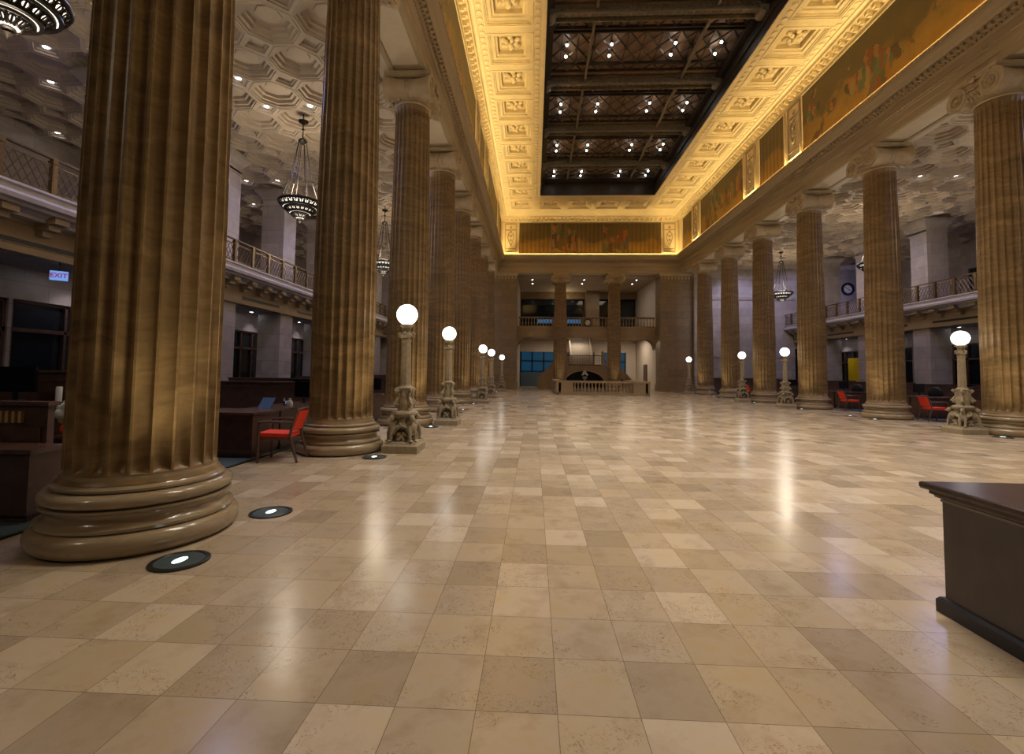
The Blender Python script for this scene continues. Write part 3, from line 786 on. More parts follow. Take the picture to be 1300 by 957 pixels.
# ================================================================ UPLIGHTS IN THE FLOOR
ul = thing('floor_uplight', '', 'floor light', (0, 0, 0))
MB().lathe([(.205, .001), (.205, .012), (.17, .016), (.165, .010)], 32).build('rim', 'steel', ul, 40)
MB().lathe([(.165, .011), (.10, .0135), (.001, .014)], 32, cap=False).build('lens', 'lensg', ul, 40)
MB().lathe([(.07, .0135), (.05, .017), (.001, .018)], 20, cap=False, sx=.6, sy=1.0).build('lamp', 'lens', ul, 40)
first = True
spots = []
for side, X in (('left', XL), ('right', XR)):
    for k in range(1 if side == 'left' else 3, 9):
        for j, dy in enumerate((-.63, .62)):
            x = X+(.86 if side == 'left' else -.86); y = CYK(k)+dy
            # a lamp post plinth replaces the light on its own side
            lb = 'glowing round floor uplight at the %s side of the %s %s column' % (['near', 'far'][j], ['first', 'second', 'third', 'fourth', 'fifth', 'sixth', 'seventh', 'last'][k-(1 if side == 'left' else 3)], side)
            if j == 1 and ((side == 'left' and k in (2, 3, 5, 6, 8)) or (side == 'right' and k in (3, 5, 6, 8))):
                y = CYK(k)+.84
                pass
            if first: ul.location = (x, y, 0); ul['label'] = lb; ul['group'] = 'floor uplights'; first = False
            else: dup(ul, loc=(x, y, 0), label=lb, group='floor uplights')
            spots.append((x, y, X, CYK(k)))
for x, y, X, yc in spots:
    spot('uplight_lamp', (x, y, .06), (X+(x-X)*.46, yc+(y-yc)*.4, 4.2), P_UP*10, C_UP, math.radians(60), .9, .08)
for x in BX:
    spot('uplight_lamp', (x, YB-1.1, .06), (x, YB-.4, 4), P_UP*10, C_UP, math.radians(50), .9, .08)

# ================================================================ GLOBE LAMPS
lp = thing('globe_lamp_post', '', 'lamp post', (0, 0, 0))
def sqr(h, z): return [(-h, -h, z), (h, -h, z), (h, h, z), (-h, h, z)]
MB().rings([sqr(h, z) for h, z in ((.325, 0), (.325, .13), (.315, .14), (.295, .16), (.28, .19), (.27, .20))], True, True).build('plinth', 'lampstone', lp)
m = MB()
for a in range(4):                          # winged crouching beasts on the corners
    A = Matrix.Rotation(PI/4+a*PI/2, 4, 'Z')
    o_ = MB()
    o_.ell((.20, 0, .46), (.10, .075, .15), 10, 7, Matrix.Rotation(-.35, 3, 'Y'))       # chest
    o_.ell((.27, 0, .62), (.06, .05, .06), 10, 6)                                          # head
    o_.ell((.325, 0, .60), (.035, .025, .022), 8, 5)                                       # muzzle
    for s in (-1, 1):
        o_.ell((.25, s*.035, .675), (.012, .012, .03), 6, 4)                               # ears
        o_.tube([(.26, s*.05, .48), (.30, s*.055, .34), (.30, s*.05, .23)], [.040, .030, .024], 7)   # forelegs
        o_.ell((.325, s*.05, .215), (.045, .028, .02), 8, 4)                                # paws
        o_.tube([(.16, s*.07, .34), (.12, s*.12, .28), (.20, s*.11, .22)], [.06, .045, .025], 7)   # haunch
        for q in range(5):                                                                # wing feathers
            o_.tube([(.22-.02*q, s*(.06+.01*q), .44+.03*q), (.15-.03*q, s*(.16-.005*q), .50+.035*q), (.05, s*(.20-.03*q), .38+.06*q)], [.022, .030, .008], 6)
    m.add(o_, A)
m.build('winged_figure', 'lampstone', lp, 50)
m = MB().rings([sqr(h, z) for h, z in ((.09, .20), (.075, .4), (.11, .6), (.20, .66))], True, True)
m.lathe([(.20, .655), (.235, .67), (.25, .70), (.235, .73), (.20, .745), (.17, .75)], 8, rot=PI/8)
m.build('table_slab', 'lampstone', lp)
m = MB().lathe([(.15, .745), (.135, .77), (.15, .84), (.16, .92), (.13, .98), (.12, 1.06), (.13, 1.14), (.14, 1.17), (.125, 1.19), (.11, 1.21)], 20)
for a in range(4):
    A = Matrix.Rotation(PI/4+a*PI/2, 4, 'Z')
    o_ = MB()
    for zc, r, x0, sg in ((.86, .065, .17, 1), (1.12, .045, .165, 1)):
        o_.tube([(x0+r*math.exp(-t*.12)*math.cos(t), 0, zc+sg*r*math.exp(-t*.12)*math.sin(t)) for t in [q*.5 for q in range(22)]], .024, 6)
        o_.ell((x0, 0, zc), (.03, .045, .03), 8, 5)
    o_.tube([(.19, 0, .92), (.13, 0, 1.0), (.15, 0, 1.09)], [.03, .025, .02], 6)
    m.add(o_, A)
for j in range(8):
    a = 2*PI*j/8; m.tube([(.12*math.cos(a), .12*math.sin(a), .95), (.135*math.cos(a), .135*math.sin(a), 1.04), (.15*math.cos(a), .15*math.sin(a), 1.13)], [.015, .03, .01], 6)
m.build('scrolled_collar', 'lampstone', lp, 50)
MB().lathe([(.112, 1.20), (.098, 1.24), (.085, 2.02), (.095, 2.04), (.095, 2.07), (.08, 2.09)], 8, rot=PI/8).build('octagonal_shaft', 'lampstone', lp)
m = MB().lathe([(.075, 2.07), (.08, 2.12), (.12, 2.15), (.12, 2.17), (.085, 2.19), (.075, 2.22), (.075, 2.28), (.11, 2.315), (.125, 2.32), (.125, 2.35), (.09, 2.36)], 24)
for s in (-1, 1):
    for ax in (0, 1):
        P_ = [(s*(.11+.04*math.cos(t)), .0, 2.165+.04*math.sin(t)) for t in [q*.6 for q in range(11)]]
        if ax: P_ = [(y, x, z) for x, y, z in P_]
        m.tube(P_, .02, 6)
m.build('lamp_collar', 'lampstone', lp, 50)
MB().ell((0, 0, 2.545), (.195, .195, .195), 40, 24).build('globe', 'globe', lp, 80)
lp['group'] = 'globe lamp posts beside the columns'
LAMPS = [('L', 2, 'tall stone globe lamp post, nearest on the left, in front of the third column'), ('L', 3, 'second globe lamp post on the left, beside the third column'), ('L', 5, 'third globe lamp post on the left, larger of the three clustered far ones'),
         ('L', 6, 'fourth globe lamp post on the left, middle of the three clustered far ones'), ('L', 8, 'farthest globe lamp post on the left, near the far wall opening'),
         ('R', 3, 'nearest globe lamp post on the right, beside the edge column'), ('R', 5, 'second globe lamp post on the right, beside the third visible column'), ('R', 6, 'third globe lamp post on the right, between farther columns'), ('R', 8, 'farthest globe lamp post on the right, near the far brown pilaster')]
for i, (sd, k, lb) in enumerate(LAMPS):
    loc = ((-2.40 if sd == 'L' else 11.47), CYK(k)+.07, 0)
    if i == 0: lp.location = loc; lp['label'] = lb
    else: dup(lp, loc=loc, label=lb)

# ================================================================ CHANDELIERS
ch = thing('bowl_chandelier', '', 'chandelier', (0, 0, 0))
ZT = 10.0
m = MB().lathe([(.17, 0), (.15, -.05), (.05, -.10), (.03, -.14)], 16).tube([(0, 0, .30), (0, 0, -.62)], .02, 6).ell((0, 0, -.3), (.045, .045, .06), 8, 5)
m.build('ceiling_mount', 'chmetal', ch, 50)
MB().lathe([(.03, -.60), (.13, -.66), (.15, -.72), (.08, -.78), (.05, -.82)], 16).build('crown', 'chmetal', ch, 50)
for j in range(8):
    a = 2*PI*j/8
    MB().tube([(.12*math.cos(a), .12*math.sin(a), -.70), (.34*math.cos(a), .34*math.sin(a), -2.0), (.62*math.cos(a), .62*math.sin(a), -2.83)], .011, 5).build('chain', 'chmetal', ch)
bowl = [(.66, -2.86), (.645, -2.93), (.58, -3.02), (.49, -3.07), (.46, -3.12), (.38, -3.20), (.29, -3.25), (.25, -3.30), (.15, -3.38), (.08, -3.42)]
MB().lathe([(r-.02, z) for r, z in bowl], 32, cap=True).build('glass_bowl', 'chglass', ch, 50)
m = MB().lathe([(.64, -2.80), (.70, -2.82), (.72, -2.86), (.70, -2.90), (.66, -2.91)], 32, cap=False)
for r, z in ((.57, -3.04), (.485, -3.085), (.36, -3.22), (.275, -3.27)): m.lathe([(r-.03, z+.025), (r+.03, z+.03), (r+.03, z-.02), (r-.03, z-.025)], 32, cap=False)
for (ra, za), (rb_, zb), n_ in (((.66, -2.91), (.57, -3.03), 24), ((.47, -3.10), (.37, -3.21), 20), ((.26, -3.29), (.13, -3.40), 12)):
    for j in range(n_):                     # pierced scrollwork over the glass
        a0_ = 2*PI*j/n_
        pts = []
        for q in range(9):
            t = q/8; r = ra+(rb_-ra)*(.5+.42*math.cos(2*PI*t))+.012; z = za+(zb-za)*(.5+.42*math.cos(2*PI*t)); a = a0_+.40*(2*PI/n_)*math.sin(2*PI*t)
            pts.append((r*math.cos(a), r*math.sin(a), z))
        m.tube(pts, .016, 4, False)
        for da, rr_ in ((PI/n_, .020), (0, .014)):
            a = a0_+da; m.tube([((ra+.02)*math.cos(a), (ra+.02)*math.sin(a), za), ((rb_+.01)*math.cos(a), (rb_+.01)*math.sin(a), zb)], rr_, 4)
m.build('pierced_bowl', 'chmetal', ch, 50)
MB().lathe([(.09, -3.40), (.10, -3.43), (.05, -3.46), (.07, -3.49), (.02, -3.54), (.005, -3.57)], 16).build('finial', 'chmetal', ch, 50)
CH = [(-8.0, 6.40, 'bronze pierced bowl chandelier cut by the top left corner'), (-8.0, 15.2, 'bronze bowl chandelier hanging on chains between the first and second left columns'), (-8.0, 24.0, 'bowl chandelier half hidden between the second and third left columns'),
      (17.06, 32.7, 'bowl chandelier hanging in the right aisle between far columns'), (17.06, 24.0, 'bowl chandelier mostly hidden behind the second visible right column')]
for i, (x, y, lb) in enumerate(CH):
    if i == 0: ch.location = (x, y, ZT); ch['label'] = lb; ch['group'] = 'bowl chandeliers in the aisles'
    else: dup(ch, loc=(x, y, ZT), label=lb)
for x in (-8.0, 17.06):
    for y in (-2.4, 6.40, 15.2, 24.0, 32.7):  # the pair behind the camera is added light with no chandelier there
        point('chandelier_glow', (x, y, ZT-2.45), P_AISLE, (1, .86, .66), .25)
        point('chandelier_down', (x, y, ZT-3.75), P_AISLE_DN, (1, .86, .70), .15)

# ================================================================ RECESSED CEILING LIGHTS
def dl_mb(): return MB().lathe([(.075, 0), (.065, -.01), (.001, -.012)], 16, cap=False), MB().lathe([(.075, .0), (.078, -.015), (.10, -.018), (.105, .0)], 16, cap=False)
def dl(mat, loc, label, cat, grp):
    a, c = dl_mb(); o = a.build('recessed_light', mat, None, 50, loc); tag(o, label, cat, grp); c.build('trim_ring', 'whitering', o, 50); return o
octl = [(-13.28, 11.1), (-11.85, 11.1), (-14.75, 12.6), (-14.75, 14.05), (-17.7, 15.6), (-8.85, 12.6), (-8.85, 13.95), (-7.35, 13.95), (-13.2, 20.0), (-11.8, 20.0), (-14.7, 23.0), (-7.35, 20.0), (-7.35, 25.8), (-6.0, 27.3),
        (16.33, 18.05), (17.83, 21.0), (16.5, 21.0), (20.6, 25.2), (16.4, 26.9), (19.2, 28.4), (16.4, 31.2), (20.7, 31.2), (15.0, 34.2), (17.9, 35.5), (15.0, 29.7), (17.9, 24.0), (19.3, 18.2)]
base_dl = None
for x, y in octl:
    xg = (XL-.52-P8*10.25) if x < 0 else (XR+.52+P8*.25)
    x = xg+P8*round((x-xg)/P8); y = -4.6+P8*round((y+4.6)/P8)
    kk = min(8, max(1, round((y-Y0)/BAY))); out = abs(x-XC)-8.11
    zone = 'beside the colonnade' if out < 2.6 else 'over the desks' if out < 4.6 else 'near the gallery edge' if out < 7.5 else 'above the gallery' if out < 9.6 else 'deep above the gallery'
    lb = 'bluish recessed ceiling light %s, %s %s pier' % (zone, ('just before', 'level with', 'just past')[0 if y < CYK(kk)-.75 else 2 if y > CYK(kk)+.75 else 1]+' the '+ORD[kk-1].replace(' nearest', ''), 'left' if x < 0 else 'right')
    gp = 'recessed lights in the %s aisle ceiling' % ('left' if x < 0 else 'right')
    if base_dl is None: base_dl = dl('down', (x, y, 10.10), lb, 'recessed light', gp)
    else: dup(base_dl, loc=(x, y, 10.10), label=lb, group=gp)
low = []
for s, X in ((-1, AXL-2.0), (1, AXR+2.0)):
    for k in range(2, 9):
        for dy in (-.9, .9): low.append((X, CYK(k)+dy))
low += [(-12.9-2.2, 16.5)]
for i, (x, y) in enumerate(low):
    kk = round((y-Y0)/BAY)
    dup(base_dl, loc=(x, y, 4.10), label='small downlight under the %s gallery, %s the %s pier' % ('left' if x < 0 else 'right', ('just before', 'just past')[y > CYK(kk)] if i < 28 else 'deep inside behind', ORD[kk-1].replace(' nearest', '')), group='downlights under the %s gallery' % ('left' if x < 0 else 'right'))
for s, X in ((-1, AXL-2.0), (1, AXR+2.0)):
    for k in range(2, 9):
        spot('gallery_downlight', (X, CYK(k), 4.0), (X+s*.35, CYK(k), 0), P_DOWN*6, (.90, .84, 1), math.radians(110), .8, .08)
        spot('gallery_wash', (X+s*1.2-s*0.2, CYK(k)+.0, 5.6), (X-s*.9, CYK(k), 8.5), P_VIOLET*1, C_VIOL, math.radians(120), .9, .1)
# violet wash in the aisles from the gallery edge
for X in (AXL+1.2, AXR-1.2):
    for y in (11, 20, 29):
        area('aisle_wash', (X+(1.6 if X < 0 else -1.6), y, 9.6), (0, 0, 0), .6, 4, P_VIOLET*5, C_VIOL)
spot('end_wall_wash', (16, 35.6, 9.7), (17, 38.4, 5.5), P_VIOLET*16, C_VIOL, math.radians(110), .9, .2)
spot('end_wall_wash', (20, 35.6, 9.7), (21, 38.4, 6.5), P_VIOLET*8, C_VIOL, math.radians(110), .9, .2)

for x_, y_ in ((24.3, 35.5),): spot('end_wall_wash', (x_-1, y_, 7.0), (x_, 38.4, 8.2), P_VIOLET*5, C_VIOL, math.radians(100), .9, .2)
# ================================================================ FAR END
# brown pilasters either side of the opening
def anta(name, x0, x1, label):
    o = MB().box(x0, x1, YB-.55, YB+.9, 0, 9.8).build(name, 'brownstone'); tag(o, label, 'pilaster')
    m = MB().box(x0-.08, x1+.08, YB-.63, YB+.98, 0, .45).box(x0-.05, x1+.05, YB-.60, YB+.95, .45, .6)
    m.build('base', 'brownstone', o)
    m = MB().box(x0-.06, x1+.06, YB-.61, YB+.96, 9.55, 9.8)
    n = int((x1-x0)/.26)
    for i in range(n): x = x0+(i+.5)*(x1-x0)/n; m.box(x-.06, x+.06, YB-.60, YB-.55, 9.30, 9.50)
    m.build('cap_moulding', 'capital', o)
    return o
anta('stone_pilaster', -4.55, -1.45, 'broad brown stone pilaster at the left of the far opening')
anta('stone_pilaster', 10.4, 13.2, 'broad brown stone pilaster at the right of the far opening')
# vestibule shell
struct('wall_vestibule_left', MB().box(-1.75, -1.45, YB+1.0, 49, 0, 10), 'white')
struct('wall_vestibule_right', MB().box(10.45, 10.75, YB+1.0, 49, 0, 10), 'white')
struct('ceiling_vestibule', MB().box(-1.6, 10.6, YB+1.0, 49, 9.7, 9.9).box(-1.4, 10.35, YB+.72, YB+1.0, 9.72, 9.9), 'aislec')
struct('wall_vestibule_back', MB().box(-1.6, 10.6, 48.6, 48.9, 0, 10), 'lowceil')
vb = MB().box(-1.45, 10.45, 47.6, 48.0, 9.0, 9.7).box(5.2, 6.5, 46.6, 48, 5.4, 9.7)
struct('trim_vestibule', vb, 'brownstone')
dd = struct('window_4', MB().box(-1.45, 5.0, 48.3, 48.4, 5.4, 9.0).box(6.7, 10.4, 48.3, 48.4, 5.4, 9.0), 'glassd')
MB().box(.3, 5.0, 48.15, 48.28, 6.55, 6.95).build('window_light_strip', 'bluestrip', dd)
# gallery across the far opening: slab, stone balustrade
sl = MB().box(-1.45, 10.45, YB+.95, 44.0, 4.75, 5.40)
sl.box(-1.45, 3.4, 44, 48, 4.75, 5.40).box(5.7, 10.45, 44, 48, 4.75, 5.40)
sl.box(-1.45, 10.45, YB+.80, YB+.95, 5.25, 5.42).box(-1.45, 10.45, YB+.86, YB+.95, 4.55, 4.65).box(-1.45, 10.45, YB+.9, YB+1.1, 4.45, 5.3)
struct('trim_far_gallery', sl, 'tan')
fb = thing('stone_balustrade', 'stone balustrade of the gallery across the far opening', 'balustrade', (4.5, YB+1.02, 5.42))
MB().box(-5.85, 5.85, -.12, .12, .74, .86).box(-5.85, 5.85, -.10, .10, 0, .07).build('rail', 'brownstone', fb)
balu = [(.045, .07), (.055, .10), (.03, .13), (.035, .18), (.06, .27), (.05, .36), (.028, .50), (.026, .58), (.045, .66), (.05, .74)]
bm = None
for i in range(46):
    x = -5.75+i*.255
    if abs(x) < .55 or any(abs(x-(q-4.5)) < .62 for q in BX): continue
    if bm is None: bm = MB().lathe(balu, 10).build('baluster', 'tan', fb, 50, (x, 0, 0))
    else: dup(bm, loc=(x, 0, 0))
m = MB().box(-.5, .5, -.1, .1, 0, .78)
for q in BX: m.box(q-4.5-.6, q-4.5+.6, -.1, .1, 0, .78)
m.build('pedestal', 'brownstone', fb)
def clock(x, y, z, r, label, ringmat, facemat):
    c = thing('wall_clock', label, 'clock', (x, y, z))
    MB().lathe([(r, 0), (r, -.07), (r*.66, -.08), (r*.64, -.04)], 32, (0, 0, 0), 'y', False).build('case', ringmat, c, 40)
    MB().lathe([(r*.66, -.04), (.001, -.045)], 32, (0, 0, 0), 'y', False).build('dial', facemat, c)
    m = MB()
    for j in range(12):
        a = j*PI/6; m.cbox((r*.54*math.sin(a), -.052, r*.54*math.cos(a)), (r*.035, .004, r*.035))
    m.build('hour_mark', 'black', c)
    MB().tube([(0, -.06, 0), (r*.35, -.06, -r*.22)], r*.045, 4).build('hour_hand', 'black', c)
    MB().tube([(0, -.065, 0), (-r*.45, -.065, r*.35)], r*.035, 4).build('minute_hand', 'black', c)
clock(4.6, YB+.90, 5.78, .34, 'small round clock on the stone balustrade in the far opening', 'bronze', 'clockf')
clock(25.2, 38.38, 8.45, .52, 'dark rimmed round wall clock on the pale end wall above the right gallery', 'black', 'clockf')
# portal soffit with rounded corners below the far gallery
m = MB()
for s, xc in ((1, 10.45), (-1, -1.45)):
    rs = []
    for q in range(9):
        a = q/8*PI/2; x = xc-s*1.0+s*1.0*math.sin(a); z = 3.5+.95*math.cos(a)
        rs.append([(x, YB+.95, z), (x, YB+2.2, z)])
    m.rings(rs, closed=False)
    for q in range(8):
        a0_, a1_ = q/8*PI/2, (q+1)/8*PI/2
        P0 = (xc-s*1.0+s*math.sin(a0_), 3.5+.95*math.cos(a0_)); P1 = (xc-s*1.0+s*math.sin(a1_), 3.5+.95*math.cos(a1_))
        m.quad((P0[0], YB+.95, P0[1]), (P1[0], YB+.95, P1[1]), (P1[0], YB+.95, 4.6), (P0[0], YB+.95, 4.6)); m.quad((P1[0], YB+.95, P1[1]), (P0[0], YB+.95, P0[1]), (P0[0], YB+2.2, P0[1]), (P1[0], YB+2.2, P1[1]))
struct('trim_portal', m, 'tan')
struct('wall_far_lower', MB().box(2.2, 3.4, 47.9, 48.2, 0, 3.55).box(6.2, 7.0, 47.9, 48.2, 0, 3.55).box(-1.45, 10.4, 47.9, 48.2, 3.55, 4.74).box(9.4, 10.4, 47.9, 48.2, 0, 3.55), 'white')
for i, (x0, x1, nv) in enumerate(((-1.35, 2.2, 3), (7.0, 9.4, 3))):
    dd = struct('window_%d' % (5+i), MB().box(x0, x1, 48.3, 48.4, 0, 3.55), 'bluewin')
    m = MB()
    for q in range(nv+1): x = x0+(x1-x0)*q/nv; m.box(x-.07, x+.07, 48.15, 48.3, 0, 3.55)
    m.box(x0, x1, 48.15, 48.3, 1.5, 1.6).box(x0, x1, 48.15, 48.3, 2.55, 2.68)
    m.build('window_frame', 'black', dd)
    if i == 0: MB().box(x0, x1, 48.0, 48.14, .0, 1.45).build('lower_panel', plain('blue_grey_panel', (.10, .16, .22), .3), dd)
dd = struct('door_40', MB().box(10.36, 10.44, 43.4, 44.6, 0, 2.3), 'wood')
# imperial staircase
st = thing('staircase', 'stone double staircase with an arch under its landing behind the far columns', 'staircase', (4.5, 41.6, 0))
m = MB()                                    # front wall with segmental arch
xa = 1.75; n_ = 16; zt = 2.0
def az(x): return .35+1.30*math.sqrt(max(0, 1-(x/1.9)**2))
pts = [-1.9+3.8*q/n_ for q in range(n_+1)]
rs0 = [(x, 0, az(x)) for x in pts]
for q in range(n_):
    xA, xB = pts[q], pts[q+1]
    m.quad((xA, 0, az(xA)), (xB, 0, az(xB)), (xB, 0, zt), (xA, 0, zt)); m.quad((xA, 0, az(xA)), (xA, 1.6, az(xA)), (xB, 1.6, az(xB)), (xB, 0, az(xB)))
m.box(-2.3, -1.9, 0, 1.6, 0, zt).box(1.9, 2.3, 0, 1.6, 0, zt).box(-2.3, 2.3, 0, 1.6, zt, zt+.12)
m.build('arch_wall', 'tan', st)
m = MB()
for q in range(n_): m.tube([(pts[q], -.05, az(pts[q])), (pts[q+1], -.05, az(pts[q+1]))], .05, 6)
m.build('arch_moulding', 'capital', st, 60)
m = MB().box(-1.9, 1.9, 1.5, 1.6, 0, 1.9); m.build('arch_recess', 'dark', st)
for s in (-1, 1):                           # side flights
    m = MB()
    for q in range(12): x = 4.0-q*.15; z = .175*(q+1); m.box(min(s*x, s*(x-.15)), max(s*x, s*(x-.15)), .15, 1.6, 0, z)
    m.build('side_flight', 'wstone', st)
    m = MB(); a, c = s*4.15, s*2.2
    for y in (0.02, 1.62):
        v0 = [(a, y, 0), (c, y, 0), (c, y, 2.95), (a, y, .95)]; v1 = [(x_, y+.13, z_) for x_, _, z_ in v0]
        m.rings([v0, v1], True, True)
    m.build('side_parapet', 'tan', st)
m = MB()                                    # centre flight up to the gallery
for q in range(18): y = 2.0+q*.24; z = 2.12+.175*(q+1); m.box(-.95, .95, y, y+.28, z-.3, z)
m.build('centre_flight', 'wstone', st)
m = MB()
for s in (-1, 1):
    v0 = [(s*.95, 2.0, 2.1), (s*.95, 6.3, 5.2), (s*.95, 6.3, 6.1), (s*.95, 2.0, 3.0)]; v1 = [(x+s*.1, y, z) for x, y, z in v0]
    m.rings([v0, v1], True, True)
m.build('centre_parapet', 'stone', st)
m = MB().box(-1.5, 1.5, .02, .08, 2.12, 2.2).box(-1.5, 1.5, .02, .08, 2.95, 3.02)
for q in range(21): x = -1.5+q*.15; m.box(x-.012, x+.012, .03, .07, 2.2, 2.95)
for z in (2.4, 2.6, 2.8): m.box(-1.5, 1.5, .04, .06, z-.01, z+.01)
m.build('landing_railing', 'bronze', st)
m = MB()
for s in (-1, 1): m.box(s*1.62-.13, s*1.62+.13, -.02, .24, 2.1, 3.1).ell((s*1.62, .11, 3.24), (.13, .13, .16), 12, 8)
m.build('newel_post', 'capital', st, 50)
# flower urn in the arch
ur = thing('flower_urn', 'white urn with pale flowers standing in front of the dark arch', 'urn', (4.45, 40.9, 0))
MB().lathe([(.14, 0), (.14, .05), (.06, .12), (.05, .8), (.12, .9), (.20, 1.0), (.22, 1.12), (.18, 1.14)], 20).build('pedestal', 'wstone', ur, 50)
m = MB()
for q in range(26): a, rr_ = random.random()*2*PI, random.random(); m.ell((.30*rr_*math.cos(a), .30*rr_*math.sin(a), 1.22+.36*(1-rr_)+.08*random.random()), (.07, .07, .06), 7, 5)
m.build('flowers', 'paper', ur, 60)
# balustrade round the stairwell in the hall floor
sb = thing('stairwell_balustrade', 'low stone balustrade round the stairwell in front of the far columns', 'balustrade', (4.55, 30.9, 0))
W_, D_ = 2.9, 6.6
m = MB().box(-W_, W_, -.16, .16, 0, .16).box(-W_-.03, W_+.03, -.19, .19, .82, .94)
for s in (-1, 1): m.box(s*W_-.16, s*W_+.16, 0, D_, 0, .16); m.box(s*W_-.19, s*W_+.19, 0, D_, .82, .94)
m.build('rail', 'entab', sb)
for s in (-1, 1):
    m = MB().box(min(s*W_, s*(W_-.95)), max(s*W_, s*(W_-.95)), -.15, .15, .16, .82).box(s*W_-.15, s*W_+.15, -.15, .8, .16, .82); m.build('pedestal', 'entab', sb)
    MB().box(s*W_-.15, s*W_+.15, D_-.8, D_, .16, .82).build('pedestal', 'entab', sb)
bl = [(.085, .16), (.085, .19), (.045, .22), (.05, .26), (.085, .38), (.08, .46), (.04, .62), (.035, .68), (.06, .72), (.08, .76), (.08, .82)]
bm = None
for i in range(17):
    x = -1.84+i*.23
    if bm is None: bm = MB().lathe(bl, 14).build('baluster', 'entab', sb, 50, (x, 0, 0))
    else: dup(bm, loc=(x, 0, 0))
for s in (-1, 1):
    for i in range(20): dup(bm, loc=(s*W_, 1.0+i*.25, 0))
# round tables or stanchions: small dark brown chairs right of the well
for i, (x, y, lb) in enumerate(((7.5, 40.6, 'small dark wooden chair behind the right end of the far balustrade'), (8.3, 41.0, 'second small dark wooden chair beside the far blue window'))):
    c = thing('wooden_chair', lb, 'chair', (x, y, 0), .4*i)
    MB().box(-.22, .22, -.22, .22, .42, .47).build('seat', 'wood', c)
    MB().box(-.22, .22, .18, .23, .55, .98).build('backrest', 'wood', c)
    for sx in (-1, 1):
        for sy in (-1, 1): MB().box(sx*.2-.02, sx*.2+.02, sy*.2-.02, sy*.2+.02, 0, .98 if sy > 0 else .42).build('leg', 'wood', c)
for i, x in enumerate((-.2, 2.2, 4.4, 7.2, 9.0)):
    for j, y in enumerate((41.2, 43.0)): dup(base_dl, loc=(x, y, 9.70), label='tiny ceiling light in the far opening, %s row, %s from the left' % (('front', 'rear')[j], ('first', 'second', 'third', 'fourth', 'fifth')[i]), group='ceiling lights in the far opening')
area('vestibule_upper', (6.5, 43, 9.5), (0, 0, 0), 3, 3, 60, (1, .8, .6))
area('vestibule_lower', (8.4, 44, 4.6), (0, 0, 0), 2.5, 3, 110, (1, .80, .58))
area('vestibule_lower', (3.0, 45, 4.6), (0, 0, 0), 4, 2, 80, (1, .80, .58))
point('vestibule_cove', (3.0, 46.6, 8.6), 40, (1, .8, .5), .3)

# ================================================================ EXIT SIGN
ex = thing('exit_sign', 'lit EXIT sign hanging under the left gallery ceiling', 'exit sign', (-11.86, 10.95, 3.74))
rzx = math.radians(38)
ex.rotation_euler = (0, 0, rzx)
MB().box(-.165, .165, -.03, .03, -.115, .115).build('sign_box', 'exitface', ex)
tc = bpy.data.curves.new('exit_letters', 'FONT'); tc.body = 'EXIT'; tc.size = .155; tc.extrude = .004; tc.align_x = 'CENTER'; tc.align_y = 'CENTER'; tc.offset = .004
to = bpy.data.objects.new('letters', tc); C.objects.link(to)
bpy.context.view_layer.update()
me_ = bpy.data.meshes.new_from_object(to.evaluated_get(bpy.context.evaluated_depsgraph_get())); bpy.data.objects.remove(to, do_unlink=True)
me_.materials.clear(); me_.materials.append(MT['exitred']); to = bpy.data.objects.new('lettering', me_); C.objects.link(to); to.parent = ex; to.location = (0, -.035, 0); to.rotation_euler = (PI/2, 0, 0)
MB().box(-.012, .012, -.012, .012, .115, .34).build('hanger', 'black', ex)

# ================================================================ FURNITURE
def red_chair(loc, rz, label, first=[None]):
    if first[0] is not None: return dup(first[0], loc=loc, rz=rz, label=label)
    c = thing('red_armchair', label, 'chair', loc, rz, 'red armchairs at the desks')
    # faces -X locally
    o_ = MB(); o_.rings([[(-.25, -.24, .40), (.22, -.24, .39), (.22, .24, .39), (-.25, .24, .40)], [(-.27, -.25, .43), (.23, -.25, .42), (.23, .25, .42), (-.27, .25, .43)], [(-.26, -.24, .475), (.22, -.24, .455), (.22, .24, .455), (-.26, .24, .475)]], True, True)
    o_.build('seat', 'red', c, 60)
    b_ = MB()
    b_.rings([[(.22+t*.10, -.22, .50+t*.31) if i == 0 else (.22+t*.10, .22, .50+t*.31) if i == 1 else (.265+t*.10, .22, .50+t*.31) if i == 2 else (.265+t*.10, -.22, .50+t*.31) for i in range(4)] for t in (0, .5, 1)], True, True)
    b_.build('backrest', 'red', c)
    for s in (-1, 1):
        MB().tube([(-.24, s*.265, 0), (-.235, s*.265, .42), (-.23, s*.265, .64)], [.018, .022, .018], 6).build('leg', 'wood', c, 60)
        MB().tube([(.36, s*.25, 0), (.24, s*.25, .42), (.26, s*.25, .55), (.35, s*.25, .84)], [.018, .024, .022, .018], 6).build('leg', 'wood', c, 60)
        MB().tube([(-.25, s*.265, .64), (-.05, s*.28, .655), (.28, s*.255, .63)], [.022, .026, .018], 6).build('armrest', 'wood', c, 60)
    MB().tube([(.345, -.25, .83), (.36, 0, .85), (.345, .25, .83)], .022, 6).build('top_rail', 'wood', c, 60)
    MB().box(-.24, .25, -.26, -.235, .36, .40).box(-.24, .25, .235, .26, .36, .40).build('seat_frame', 'wood', c)
    first[0] = c; return c
red_chair((-4.15, 7.53, 0), math.radians(8), 'red armchair with dark wooden arms beside the second left column')

